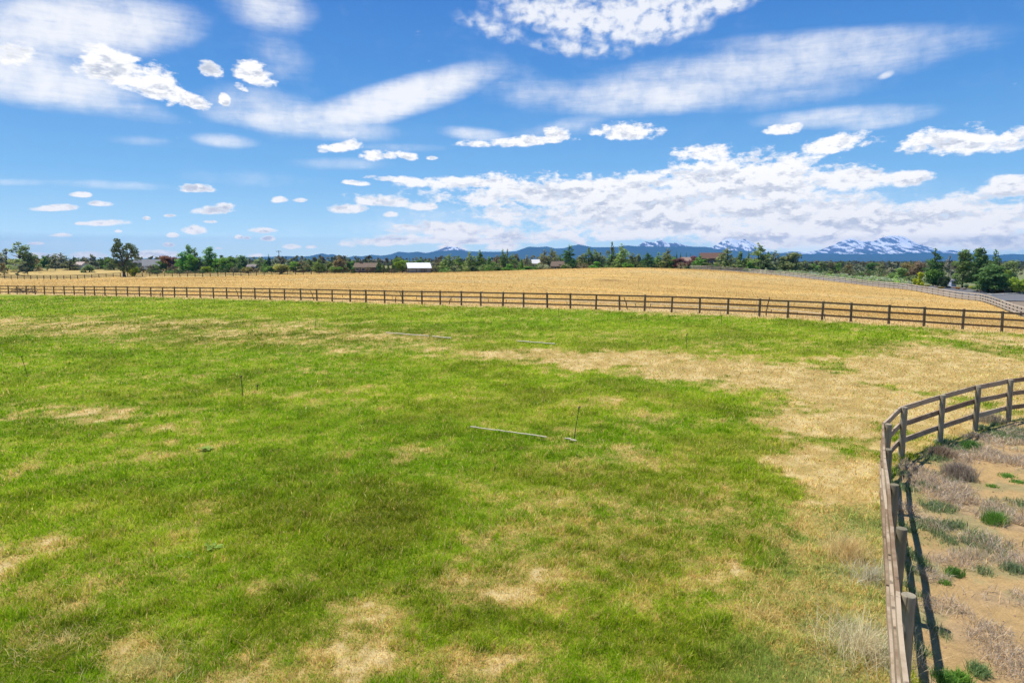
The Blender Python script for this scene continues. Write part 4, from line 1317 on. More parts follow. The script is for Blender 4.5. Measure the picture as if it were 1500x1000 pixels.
# ------------------------------------------------------------------ buildings
M_WIN = material("window_glass")
pbsdf(M_WIN[1], M_WIN[2], (.04, .05, .06), .12, .5)
M_WIN = M_WIN[0]
M_DARK = plain("dark_opening", (.05, .045, .04), .9)


def house(name, label, px, D, L, Wd, wall_h, roof_h, yaw, mw, mr, windows=(), door=None, chimney=None, over=.4, cat="house", garage=None, dz=0.0, hip=0.0):
    """gabled house, ridge along its local x; windows are (x along front, width, sill height, height)"""
    x, y, z = on_ground(px, D)
    rt = root(name, (x, y, z + dz), label, cat, rz=R(yaw))
    b = MB(); hx, hy = L / 2, Wd / 2
    b.add([(-hx, -hy, -.6), (hx, -hy, -.6), (hx, hy, -.6), (-hx, hy, -.6), (-hx, -hy, wall_h), (hx, -hy, wall_h), (hx, hy, wall_h), (-hx, hy, wall_h), (-hx, 0, wall_h + roof_h), (hx, 0, wall_h + roof_h)],
          [(0, 1, 5, 4), (1, 2, 6, 9, 5), (2, 3, 7, 6), (3, 0, 4, 8, 7), (0, 3, 2, 1)])
    b.build("wall", mw, rt)
    rb = MB(); t = .18; ex = hx + over; k = over * roof_h / hy
    for s in (-1, 1):
        lo = (s * (hy + over), wall_h - k + .03); hi = (0, wall_h + roof_h + .03)
        rb.add([(-ex, lo[0], lo[1]), (ex, lo[0], lo[1]), (ex - hip, 0, hi[1]), (-ex + hip, 0, hi[1]), (-ex, lo[0], lo[1] + t), (ex, lo[0], lo[1] + t), (ex - hip, 0, hi[1] + t), (-ex + hip, 0, hi[1] + t)],
               [(0, 1, 2, 3), (4, 7, 6, 5), (0, 4, 5, 1), (1, 5, 6, 2), (2, 6, 7, 3), (3, 7, 4, 0)])
    ro = rb.build("roof", mr, rt)
    if chimney:
        c = MB(); cx, ch = chimney; c.box(cx - .45, cx + .45, -.4, .4, wall_h + roof_h * .6, wall_h + roof_h + ch); c.box(cx - .55, cx + .55, -.5, .5, wall_h + roof_h + ch, wall_h + roof_h + ch + .12)
        c.build("chimney", plain("chimney_brick", (.25, .16, .12)), ro)
    for (wx, ww, ws, wh) in windows:
        f = MB()
        for q_ in ((wx - ww / 2 - .1, wx - ww / 2, ws - .1, ws + wh + .1), (wx + ww / 2, wx + ww / 2 + .1, ws - .1, ws + wh + .1), (wx - ww / 2, wx + ww / 2, ws - .1, ws), (wx - ww / 2, wx + ww / 2, ws + wh, ws + wh + .1)):
            f.box(q_[0], q_[1], -hy - .07, -hy + .03, q_[2], q_[3])
        fo = f.build("window", plain("window_trim", (.7, .68, .64)), rt)
        p = MB(); p.box(wx - ww / 2, wx + ww / 2, -hy - .03, -hy + .02, ws, ws + wh); p.build("pane", M_WIN, fo)
    if door:
        d = MB(); d.box(door - .5, door + .5, -hy - .05, -hy + .02, 0, 2.1); do = d.build("door", plain("door_paint", (.2, .12, .08)), rt)
        k_ = MB(); k_.tube([(door + .38, -hy - .12, 1), (door + .38, -hy - .04, 1)], [.04, .03], 6); k_.build("handle", M_WIN, do)
    if garage:
        d = MB(); d.box(garage[0] - garage[1] / 2, garage[0] + garage[1] / 2, -hy - .04, -hy + .02, 0, garage[2]); d.build("door", garage[3], rt)
    return rt


mw_tan = plain("tan_siding", (.34, .29, .22)); mw_grey = plain("grey_siding", (.30, .29, .27)); mw_brn = plain("brown_siding", (.20, .13, .09)); mw_wht = plain("white_siding", (.66, .64, .60))
mr_grey = plain("grey_shingle", (.27, .27, .255), .95, .1, .15, 4); mr_brn = plain("brown_shingle", (.19, .14, .10), .95, .1, .2, 4); mr_red = plain("red_brown_shingle", (.15, .09, .068), .95, .1, .2, 4); mr_wht = plain("white_metal_roof", (.80, .80, .78), .5, .3, .04, 1)
house("house", "grey roofed house with tan walls beside the rusty crowned tree", 223, 318, 7.2, 7.5, 2.0, 2.7, 28, mw_tan, mr_grey, ((-2.2, 1.2, .7, 1.1), (.6, 1.2, .7, 1.1)), 2.6, None)
house("house", "low grey house part hidden behind the grey roofed house", 206, 345, 4.5, 5, 2.2, 1.3, 5, mw_grey, plain("dark_grey_shingle", (.14, .14, .145)), ((-.8, .9, .8, .9),))
house("house", "pale house showing low between junipers in the far corner", 120, 318, 3.4, 4, 2.0, 1.2, -8, mw_wht, plain("pale_shingle", (.5, .4, .34)), ((-.6, .9, .8, .9),))
house("house", "little grey house low between the brown bush and pale olive tree", 370, 300, 3.2, 4, 1.8, .9, 4, mw_grey, plain("tan_shingle", (.24, .205, .175)), ((-.8, .8, .7, .8),), .8)
house("house", "wide brown roofed ranch house with a dark porch along the crest", 537, 268, 8.2, 6, 2.0, 1.5, -4, mw_brn, mr_brn, ((-2.6, 1.2, .7, 1.0), (-.4, 1.2, .7, 1.0)), 1.6, (-2, .5))
house("shed", "small grey shed at the near end of the brown ranch house", 525, 272, 2.6, 3, 1.9, .8, 10, plain("blue_grey_siding", (.40, .42, .45)), plain("shed_roof", (.35, .36, .38)), ((0, .6, .8, .7),), None, cat="shed")
house("barn", "white roofed grey metal barn among the trees on the crest", 613, 262, 8.1, 8.5, 1.75, 1.75, 14, plain("barn_metal", (.36, .36, .34), .6), mr_wht, (), None, cat="barn", garage=(1.5, 2.4, 1.6, plain("barn_door", (.22, .22, .21))))
house("house", "pale roofed house half hidden before the olive pine", 784.5, 300, 3.0, 5, 2.4, 1.5, 6, mw_tan, plain("pale_metal_roof", (.66, .63, .58), .6), ((0, 1, .8, 1),))
house("shed", "brown roofed shed at the foot of the dark cone shaped pine", 818, 252, 4.4, 4, 1.6, 1.5, -14, plain("olive_siding", (.22, .2, .13)), mr_brn, ((-.8, .8, .6, .7),), 1.0, None, cat="shed")
house("house", "large house with a reddish brown roof beyond the purple trees", 1042, 268, 8.5, 8, 3.9, 2.0, -12, mw_brn, mr_red, ((-2.6, 1.4, 1.6, 1.2), (-.4, 1.4, 1.6, 1.2), (2.8, 1.4, 1.6, 1.2)), 1.4, None)
house("house", "lower tan wing with brown roof between the two purple trees", 1009, 275, 6, 6, 2.7, 1.5, 4, mw_tan, plain("tan_brown_shingle", (.32, .22, .16)), ((-1, 1.2, .9, 1.1),))
house("shed", "small white shed with a dark blue window between dark shrub and cedars", 1396.5, 154, 1.0, 1.2, 1.35, .3, -8, plain("white_blue_siding", (.46, .51, .60)), plain("shed_top", (.22, .22, .24)), ((.05, .45, .75, .6),), None, cat="shed", over=.1)


def trailer():
    x, y, z = on_ground(211, 312)
    rt = root("trailer", (x, y, z), "tiny white trailer parked at the gable of the grey roofed house", "trailer", rz=R(20))
    b = MB(); b.box(-1.5, 1.5, -.8, .8, .45, 1.7); b.box(-1.3, 1.3, -.7, .7, 1.7, 1.85); b.build("body", plain("white_paint", (.8, .8, .78), .4), rt)
    for sx in (-.5, .5):
        for sy in (-.82, .82):
            w = MB(); w.tube([(sx, sy - .08, .32), (sx, sy + .08, .32)], [.32, .32], 12); w.build("wheel", M_DARK, rt)
    d = MB(); d.tube([(1.5, 0, .5), (2.4, 0, .45)], [.05, .05], 6); d.build("hitch", M_DARK, rt)


trailer()


def pole():
    D = 280; x, y, z = on_ground(409.5, D); h = at(409.5, 367, D)[2] - z
    rt = root("utility_pole", (x, y, z), "dark utility pole with one crossarm above the olive brown bush", "pole")
    mpl = plain("pole_wood", (.12, .09, .07))
    b = MB(); b.tube([(0, 0, -.3), (0, 0, h * .5), (0, 0, h)], [.17, .14, .12], 8); b.build("post", mpl, rt)
    b = MB(); b.box(-1.1, 1.1, -.21, -.1, h - .45, h - .28); a = b.build("crossarm", mpl, rt)
    for q in (-.95, .95, -.4, .4):
        i = MB(); i.tube([(q, -.15, h - .28), (q, -.15, h - .1), (q, -.15, h - .05)], [.035, .06, .02], 6); i.build("insulator", plain("insulator", (.4, .4, .42), .3), a)


pole()


# ------------------------------------------------------------------ irrigation gear in the pasture
M_PVC = plain("white_pipe", (.66, .56, .40), .9, .0, .15, 3)
M_RISER = plain("riser_steel", (.09, .075, .06), .7)


def pipe(pxs, label, lift=.06, r=.035, D=None):
    pts = []
    for i, p in enumerate(pxs):
        if D is None: x, y = spot(*p)
        else:
            x = ray(*p)[0] * D[i]; y = D[i]
        pts.append(Vector((x, y, gz(x, y) + lift)))
    mid = (pts[0] + pts[-1]) / 2
    q = random.Random(len(label))
    line, rad = [], []
    n = 16
    for k in range(n + 1):
        p = pts[0].lerp(pts[-1], k / n); p.z = gz(p.x, p.y) + lift + q.uniform(-.01, .012); p.x += q.uniform(-.02, .02)
        line.append(p - mid); rad.append(r)
    rt = root("irrigation_pipe", mid, label, "pipe")
    b = MB(); b.tube(line, rad, 8); b.build("pipe", M_PVC, rt, smooth=True)
    for e, s in ((line[0], line[1]), (line[-1], line[-2])):
        c = MB(); d = (e - s).normalized(); c.tube([e - d * .16, e + d * .02], [r * 1.2, r * 1.2], 8); c.build("coupling", M_PVC, rt)


pipe([(690, 630), (800, 643)], "long white pipe lying bare in the middle of the green pasture", .07, .018)
pipe([(829, 647.5), (843, 650)], "short white pipe end at the foot of the thin leaning riser", .07, .018)
pipe([(566, 490.5), (628, 495)], "white pipe lying on the brownish strip near the long fence", .13, .036)
pipe([(634, 495.5), (660, 497.5)], "shorter half buried pipe continuing the one on the brownish strip", .10, .034)
pipe([(758, 502), (812, 506.5)], "faint pale pipe at the edge of lush grass above the dry band", .08, .032)
def behind(px, off):
    p = np.array(on_line(px)) + fnor * off
    return p
for a, b_, oa, ob, lab in [(700, 905, 5.5, 4.5, "white pipe in the golden field behind the middle of the long fence"), (925, 1095, 5.0, 3.0, "white pipe behind the long fence before the leaning dark stake"), (1118, 1206, 3.6, 1.2, "white pipe slanting down to the long fence past the leaning dark stake"), (560, 672, 6.0, 5.6, "thin white pipe behind the long fence nearest the barn side"), (440, 520, 7.0, 6.4, "pale pipe behind the long fence below the brown house")]:
    p, q_ = behind(a, oa), behind(b_, ob)
    pp = Vector((p[0], p[1], gz(*p) + .3)); qq = Vector((q_[0], q_[1], gz(*q_) + .3)); mid = (pp + qq) / 2
    rt = root("irrigation_pipe", mid, lab, "pipe")
    n = 12; line = [pp.lerp(qq, k / n) for k in range(n + 1)]
    for v in line: v.z = gz(v.x, v.y) + .34
    m = MB(); m.tube([v - mid for v in line], [.036] * (n + 1), 8); m.build("pipe", M_PVC, rt, smooth=True)
    for k in (0, n // 2, n):
        m = MB(); m.tube([line[k] - mid + Vector((0, 0, -.45)), line[k] - mid], [.03, .03], 6); m.build("foot", M_RISER, rt)


def riser(px, base, top, lean_px, label, D=None, r=.014):
    x, y = spot(px, base) if D is None else (ray(px, base)[0] * D, D)
    z = gz(x, y)
    t = at(px + lean_px, top, y)
    h = Vector((t[0] - x, 0.0, t[2] - z))
    rt = root("sprinkler_riser", (x, y, z), label, "sprinkler")
    b = MB(); b.tube([(0, 0, -.1), h * .5 + Vector((0, .01, 0)), h], [r, r, r * .9], 6); b.build("pipe", M_RISER, rt)
    m = MB(); m.tube([h, h + Vector((0, 0, .05)), h + Vector((.05, 0, .08))], [r * 1.8, r * 2.2, r * 1.0], 6); m.build("sprinkler_head", M_RISER, rt)


riser(41, 553, 524, -9, "thin leaning riser standing in grass at the pasture's far side edge", r=.012)
riser(356, 582, 553, -3, "thin upright riser in the green middle of the pasture")
riser(377, 574, 566, 0, "stubby riser beside the thin upright one in green grass")
riser(462, 479, 463, 1, "small riser in the lush strip below the long fence, before the pipe")
riser(314, 445, 436, -1, "short riser against the long fence's green verge")
riser(95.5, 440, 424, -2, "tall faint riser near the long fence under the lone juniper side")
riser(198, 440, 432, -1, "little riser near the long fence under the lone juniper")
riser(840, 648, 599, 8, "tall thin crooked riser rising from the short pipe end", r=.011)
riser(1006, 511, 491, 0, "thin riser in lime grass above the dry band")
riser(1057, 473, 463, 0, "short riser close under the long fence in green grass")
riser(819, 466, 453, -1, "fine riser in the lush grass below mid long fence")
for px, top_off, lean, oo, lab in [(1119, 1.45, .28, .9, "leaning dark broken stake behind the long fence at the slanting pipe"), (914, 1.1, -.35, .9, "bent dark stake leaning behind the long fence"), (980, .75, .05, .6, "short dark stub beside a long fence post"), (729, .95, .1, .9, "dark crossed stake behind the middle of the long fence"), (651, .7, .25, .8, "dark hooked stake behind the long fence near the barn side"), (583, 1.2, -.4, .9, "slanting dark stick leaning behind the long fence below the barn"), (572, .7, .1, .8, "short dark stick near the slanting one below the barn"), (452, 1.2, -.5, .9, "slanting dark stick behind the long fence below the pointed pine"), (342, 1.2, -.45, .9, "slanting dark stick behind the long fence below the poplars"), (227, .7, .3, .8, "small dark hook behind the long fence below the grey roofed house")]:
    p = behind(px, oo); z = gz(*p)
    m = MB(); m.tube([(0, 0, -.2), (lean * .4, 0, top_off * .55), (lean, .05, top_off)], [.05, .045, .035], 6)
    o = m.build("dark_stake", M_RISER, loc=(p[0], p[1], z)); tag(o, lab, "stake")
# brush heap by the far end of the long fence
p = behind(18, 2.0)
rt = root("brush_pile", (p[0], p[1], gz(*p)), "dark heap of dead branches behind the far end of the long fence", "brush pile")
m = MB(); q_ = random.Random(4)
for k in range(70):
    a = q_.uniform(0, 6.28); x0, y0, z0 = max(-2, min(2, q_.gauss(0, 1.1))), max(-.9, min(.9, q_.gauss(0, .6))), abs(q_.gauss(0, .35)); L = q_.uniform(.5, 1.6)
    m.tube([(x0, y0, z0), (x0 + math.cos(a) * L, y0 + math.sin(a) * L * .6, z0 + q_.uniform(0, .6))], [.04, .02], 4)
m.build("branches", plain("dead_branch", (.12, .095, .08)), rt)

# ------------------------------------------------------------------ weeds on the bare ground, straw tufts, broad leaved weeds
def scatter_in(bl, per_m2, spread=1.0):
    X, Y = [], []
    for bx, by, rx, ry in bl:
        n = int(per_m2 * rx * ry * 3.1)
        a = rng.uniform(0, 2 * np.pi, n); q = np.sqrt(rng.random(n)) * spread * (1 + .25 * rng.normal(size=n))
        X.append(bx + rx * q * np.cos(a)); Y.append(by + ry * q * np.sin(a))
    return np.concatenate(X), np.concatenate(Y)


def dirt_only(x, y):
    L = land(x, y)
    k = (L['sn'] > .03) & (L['r'] < 60)
    return k


# grey dead stems matted over the dirt
x, y = scatter_in(B_MD, 1500)
f_ = fbm(x, y, 2.2, 3, 81)
k = dirt_only(x, y) & (rng.random(len(x)) < sstep(f_, .35, .58))
x, y = x[k], y[k]; n = len(x)
cc = np.array([.54, .445, .325]) * np.exp(rng.normal(0, .28, n))[:, None]
cc[rng.random(n) < .2] *= np.array([1.25, 1.05, .75])
V, Fc, C = blades(x, y, ground_z(x, y) + (fbm(x, y, .5, 3, 55) - .5) * .10 * sstep(np.hypot(x, y), 200, 20) - .02 + rng.random(n) ** 2 * .06, .06 + .16 * rng.random(n), np.maximum(.005, .55 * np.hypot(x, y) / 691) * rng.uniform(.6, 1.2, n), np.clip(rng.normal(1.0, .25, n), .4, 1.25), cc, 1.05)
tag(mesh_obj("dead_weeds", V, Fc, M_BLADE, attrs={'col': C}), "matted grey dead weed stems lying on the bare dirt", "dead weeds", kind='stuff')

# green weeds creeping among them
x, y = scatter_in(B_MG, 2300)
f_ = fbm(x, y, 2.6, 3, 82)
k = dirt_only(x, y) & (rng.random(len(x)) < sstep(f_, .36, .6))
x, y = x[k], y[k]; n = len(x)
cc = mixc(np.tile(np.array([.18, .27, .08]), (n, 1)), np.array([.34, .36, .22]), rng.random(n) * .8) * np.exp(rng.normal(0, .25, n))[:, None]
V, Fc, C = blades(x, y, ground_z(x, y) + (fbm(x, y, .5, 3, 55) - .5) * .10 * sstep(np.hypot(x, y), 200, 20) - .02, 0.03 + .13 * rng.random(n), np.maximum(.006, .6 * np.hypot(x, y) / 691) * rng.uniform(.7, 1.4, n), np.clip(rng.normal(.6, .25, n), .1, 1.1), cc, 1.2)
tag(mesh_obj("green_weeds", V, Fc, M_BLADE, attrs={'col': C}), "small green weeds creeping over dirt and dead stems", "weeds", kind='stuff')

# crumbs of earth and stones
n = 7000
x = rng.uniform(4.5, 22, n); y = rng.uniform(5, 25, n)
k = dirt_only(x, y); x, y = x[k], y[k]; n = len(x)
z = ground_z(x, y) + (fbm(x, y, .5, 3, 55) - .5) * .10 * sstep(np.hypot(x, y), 200, 20) - .02
s = .006 + .022 * rng.random(n) ** 4
off = np.array([(1, 0, 0), (-.5, .87, 0), (-.5, -.87, 0), (0, 0, .9)])
V = (np.stack([x, y, z], 1)[:, None] + off[None] * s[:, None, None] * rng.uniform(.6, 1.4, (n, 4, 1))).reshape(-1, 3)
i = np.arange(n)[:, None] * 4
Fc = np.concatenate([i + [0, 1, 3], i + [1, 2, 3], i + [2, 0, 3]], 0)
C = np.repeat(np.array([.40, .27, .17]) * rng.uniform(.5, 1.3, (n, 1)), 4, 0)
tag(mesh_obj("dirt_crumbs", V, Fc, M_BLADE, attrs={'col': C}), "crumbs of earth and small stones strewn on the dirt", "gravel", kind='stuff')


def clump(name, px, py, label, cat, n, rad, hgt, wid, lean, c, cvar=.22, group=None, zspread=0.0, D=None):
    bx, by = spot(px, py)
    z0 = gz(bx, by) + (float(fbm(np.array([bx]), np.array([by]), .5, 3, 55)[0]) - .5) * .10 - .02
    a = rng.uniform(0, 2 * np.pi, n); q = np.minimum(np.abs(rng.normal(0, .45, n)), .85 + .1 * rng.random(n)) * rad
    x, y = q * np.cos(a), q * np.sin(a)
    cc = np.array(c) * np.exp(rng.normal(0, cvar, n))[:, None] * (1.12 if name == 'weed_clump' else 1.0)
    V, Fc, C = blades(x, y, rng.random(n) * zspread, hgt * rng.uniform(.5, 1.1, n), wid * rng.uniform(.6, 1.3, n), np.clip(rng.normal(lean, .25, n), .05, 1.2), cc, 1.1)
    o = mesh_obj(name, V, Fc, M_BLADE, attrs={'col': C}, loc=(bx, by, z0))
    return tag(o, label, cat, group)


clump("dry_shrub", 1404, 700, "round grey brown dry shrub standing on open dirt", "shrub", 1900, .42, .36, .009, .6, (.38, .31, .23), .25, zspread=.12)
clump("dry_shrub", 1443, 618, "low pale dry bush among green weeds near the curving fence", "shrub", 1500, .6, .30, .012, .6, (.45, .38, .26), .25, zspread=.06)
clump("dry_shrub", 1378, 668, "brownish dry tuft at the fence's shadow by the corner post", "shrub", 900, .4, .28, .012, .6, (.36, .27, .18), .25, zspread=.05)
clump("weed_clump", 1398, 842, "dark green weed tuft alone on bare dirt by a grey mat", "weed", 500, .16, .14, .012, .6, (.12, .24, .05))
clump("weed_clump", 1457, 765, "taller bright weed at the edge of grey dead stems", "weed", 900, .26, .26, .012, .5, (.15, .30, .05))
clump("weed_clump", 1420, 655, "dense green weed below the second curved fence bay", "weed", 900, .32, .24, .014, .5, (.13, .26, .06))
clump("weed_clump", 1453, 713, "small flat weed on open dirt beside the round dry shrub", "weed", 250, .16, .08, .014, .8, (.19, .33, .06))
clump("weed_clump", 1476, 696, "larger flat bright weed on open dirt", "weed", 380, .22, .09, .014, .8, (.18, .34, .06))
clump("weed_clump", 1492, 706, "flat weed strip beyond the larger bright one", "weed", 300, .22, .08, .014, .8, (.17, .31, .06))
clump("weed_clump", 1384, 857, "pair-like tiny weed sprout below the dark green tuft", "weed", 220, .12, .08, .011, .7, (.17, .32, .05))
clump("weed_clump", 1433, 985, "spiky pale green weed low in the dirt corner", "weed", 420, .16, .16, .010, .6, (.22, .32, .12))
clump("weed_clump", 1405, 995, "bright green weed at the bottom of the dirt", "weed", 420, .16, .14, .012, .6, (.18, .34, .05))
clump("weed_clump", 1383, 998, "green weed growing in the rail shadow at the bottom", "weed", 420, .18, .15, .012, .6, (.14, .28, .05))
clump("weed_clump", 1485, 838, "greyish green weed amid dead stems at the dirt's edge", "weed", 500, .24, .16, .011, .6, (.22, .29, .14))
clump("straw_tuft", 1262, 955, "tall pale straw tuft leaning by the nearest fence rails", "grass tuft", 900, .75, .55, .0065, .75, (.80, .68, .42), .2)
clump("straw_tuft", 1243, 815, "golden upright straw tuft short of the fence", "grass tuft", 650, .55, .48, .008, .6, (.80, .60, .28), .2)
clump("straw_tuft", 1275, 850, "grey straw tuft close to the fence between two bigger tufts", "grass tuft", 450, .6, .34, .007, .75, (.66, .60, .42), .22)
clump("straw_tuft", 1120, 905, "pale flattened straw tuft alone in green grass", "grass tuft", 500, .8, .24, .008, .95, (.76, .58, .22), .2)
clump("straw_tuft", 90, 940, "whitish fallen straw tuft in the corner nearest the camera", "grass tuft", 700, 1.1, .20, .008, 1.05, (.78, .60, .24), .2)
clump("straw_tuft", 215, 985, "pale spiky straw tuft at the bottom among lush grass", "grass tuft", 500, .8, .26, .008, .9, (.70, .60, .22), .2)


def leafy_weed(px, py, s, label):
    bx, by = spot(px, py); z0 = gz(bx, by)
    rt = root("leafy_weed", (bx, by, z0), label, "weed")
    q = random.Random(px)
    mat = plain("weed_leaf", (.21, .31, .06), .95, .0, .2, 8)
    for k in range(8):
        a = k * .79 + q.uniform(-.3, .3); L = s * q.uniform(.7, 1.2); w = L * .22; up = q.uniform(.35, .9)
        b = MB(); u = Vector((math.cos(a), math.sin(a), up * .7)).normalized(); t = Vector((-math.sin(a), math.cos(a), 0))
        p0, p1, p2, p3 = u * .02, u * L * .4, u * L * .8 - Vector((0, 0, L * .06)), u * L - Vector((0, 0, L * .18))
        b.add([p0, p1 + t * w, p1, p1 - t * w, p2 + t * w * .8, p2, p2 - t * w * .8, p3], [(0, 2, 1), (0, 3, 2), (1, 2, 5, 4), (2, 3, 6, 5), (4, 5, 7), (5, 6, 7)])
        b.build("leaf", mat, rt)


leafy_weed(302, 660, .24, "broad leaved weed alone in the dark green grass")
leafy_weed(272, 815, .15, "broad leaved weed, first of two near the pale patch")
leafy_weed(312, 806, .17, "broad leaved weed, taller of two near the pale patch")

# sage between the grey fence, the road and the trees
def sagebrush():
    pts = []
    for px0, px1, D0, D1, n in [(1120, 1180, 232, 255, 60), (1160, 1240, 205, 250, 110), (1230, 1300, 185, 240, 130), (1285, 1335, 172, 215, 90), (1090, 1140, 240, 258, 40)]:
        for _ in range(n):
            px = rng.uniform(px0, px1); D = rng.uniform(D0, D1)
            x_ = ray(px, 400)[0] * D
            pts.append((x_, D))
    P_ = np.array(pts)
    sr = -poly_dist(P_[:, 0], P_[:, 1], ROADF)
    P_ = P_[sr > 14.5]
    zz = ground_z(P_[:, 0], P_[:, 1])
    quads, tints = [], []
    for (px, py), z in zip(P_, zz):
        w = rng.uniform(.9, 2.2); h = w * rng.uniform(.45, .75); n = 46
        d = rng.normal(size=(n, 3)); d /= np.linalg.norm(d, axis=1)[:, None]; d[:, 2] = np.abs(d[:, 2])
        c = d * np.array([w / 2, w / 2, h]) * rng.uniform(.55, 1.05, (n, 1)) + np.array([px, py, z])
        nn = d + rng.normal(size=(n, 3)) * .6; nn /= np.linalg.norm(nn, axis=1)[:, None]
        u = np.cross(nn, rng.normal(size=(n, 3))); u /= np.linalg.norm(u, axis=1)[:, None]; v = np.cross(nn, u)
        s = rng.uniform(.14, .30, (n, 1))
        quads.append(np.stack([c - u * s, c + v * s * .6, c + u * s, c - v * s * .6], 1).reshape(-1, 3))
        base = np.array([.25, .29, .14]) if rng.random() < .62 else (np.array([.22, .31, .08]) if rng.random() < .6 else np.array([.30, .32, .22]))
        t = base * rng.uniform(.75, 1.25) * rng.uniform(.7, 1.3, (n, 1))
        tints.append(np.repeat(t * 1.75, 4, 0))
    V = np.concatenate(quads); C = np.concatenate(tints)
    tag(mesh_obj("sagebrush", V, np.arange(len(V)).reshape(-1, 4), M_BLADE, attrs={'col': C}), "pale grey green sagebrush between the road and the trees", "sagebrush", kind='stuff')


sagebrush()


# scrub filling the foot of the tree rows
def undergrowth():
    n = 520
    px = rng.uniform(190, 1330, n)
    D = np.interp(px, [190, 300, 520, 700, 850, 1000, 1150, 1330], [300, 292, 276, 262, 252, 252, 266, 250]) + rng.normal(4, 7, n)
    x = np.array([ray(p, 400)[0] for p in px]) * D
    keep = (rng.random(n) < .8) & (-poly_dist(x, D, ROADF) * (px > 1000) > -1) | (px < 1000)
    x, D = x[keep], D[keep]; z = ground_z(x, D)
    quads, tints = [], []
    for a, b_, c_ in zip(x, D, z):
        w = rng.uniform(1.5, 5.0); h = rng.uniform(.8, 3.2); n = 70
        d = rng.normal(size=(n, 3)); d /= np.linalg.norm(d, axis=1)[:, None]; d[:, 2] = np.abs(d[:, 2])
        c = d * np.array([w / 2, w / 2, h]) * rng.uniform(.45, 1.05, (n, 1)) + np.array([a, b_, c_])
        nn = d + rng.normal(size=(n, 3)) * .6; nn /= np.linalg.norm(nn, axis=1)[:, None]
        u = np.cross(nn, rng.normal(size=(n, 3))); u /= np.linalg.norm(u, axis=1)[:, None]; v = np.cross(nn, u)
        s = rng.uniform(.2, .5, (n, 1))
        quads.append(np.stack([c - u * s, c + v * s * .6, c + u * s, c - v * s * .6], 1).reshape(-1, 3))
        base = [np.array([.12, .17, .06]), np.array([.17, .17, .085]), np.array([.22, .19, .10]), np.array([.13, .24, .05])][rng.integers(4)]
        tints.append(np.repeat(base * rng.uniform(.75, 1.25) * rng.uniform(.7, 1.3, (n, 1)), 4, 0))
    V = np.concatenate(quads); C = np.concatenate(tints)
    tag(mesh_obj("undergrowth", V, np.arange(len(V)).reshape(-1, 4), M_BLADE, attrs={'col': C}), "low scrub filling the foot of the tree rows along the crest", "undergrowth", kind='stuff')


undergrowth()

# far wooded plain, one mass out to the hills
def forest():
    n = 9000
    r = 330 * (5200 / 330) ** (rng.random(n) ** .8)
    a = np.radians(rng.uniform(-42, 42, n))
    x, y = r * np.sin(a), r * np.cos(a)
    keep = fbm(x, y, .004, 3, 91) > .36
    keep &= ~((r < 420) & (np.degrees(a) < 14) & (rng.random(n) < .5))
    keep &= r > 335
    x, y, r = x[keep], y[keep], r[keep]; n = len(x)
    z = ground_z(x, y)
    deg_ = np.degrees(np.arctan2(x, y))
    h = np.minimum(rng.uniform(3.5, 8.5, n) * (1 + np.minimum(r, 4000) / 5000), (3.6 + .0022 * r) * rng.uniform(.75, 1.1, n) * np.where(deg_ < 21, 1.25, 1.0))
    w = h * rng.uniform(.45, .8, n) * (1 + r / 3000)
    m = 15
    t = rng.random((n, m)); d = rng.uniform(0, 2 * np.pi, (n, m)); rr = (1 - .75 * t) * .5 * np.sqrt(rng.random((n, m)))
    c = np.stack([x[:, None] + w[:, None] * rr * np.cos(d), y[:, None] + w[:, None] * rr * np.sin(d), z[:, None] + h[:, None] * (.08 + .9 * t)], -1).reshape(-1, 3)
    nn = rng.normal(size=c.shape); nn[:, 2] = np.abs(nn[:, 2]) + .3; nn /= np.linalg.norm(nn, axis=1)[:, None]
    u = np.cross(nn, rng.normal(size=c.shape)); u /= np.linalg.norm(u, axis=1)[:, None]; v = np.cross(nn, u)
    s = np.repeat(w * .30, m)[:, None] * rng.uniform(.6, 1.2, (len(c), 1)); s2 = np.repeat(h * .16, m)[:, None]
    V = np.stack([c - u * s, c + v * s * .6, c + u * s, c - v * s * .6], 1).reshape(-1, 3)
    base = np.array([.135, .155, .080]) * rng.uniform(.65, 1.35, (n, 1)) * np.stack([rng.uniform(.8, 1.5, n), np.ones(n), rng.uniform(.8, 1.3, n)], 1)
    C = np.repeat(base, m * 4, 0)
    tag(mesh_obj("forest", V, np.arange(len(V)).reshape(-1, 4), M_BLADE, attrs={'col': C}), "low juniper woods covering the far plain up to the hills", "forest", kind='stuff')


forest()


# ------------------------------------------------------------------ hills and snow mountains
def interp(profile, px):
    return np.interp(px, [p[0] for p in profile], [p[1] for p in profile])


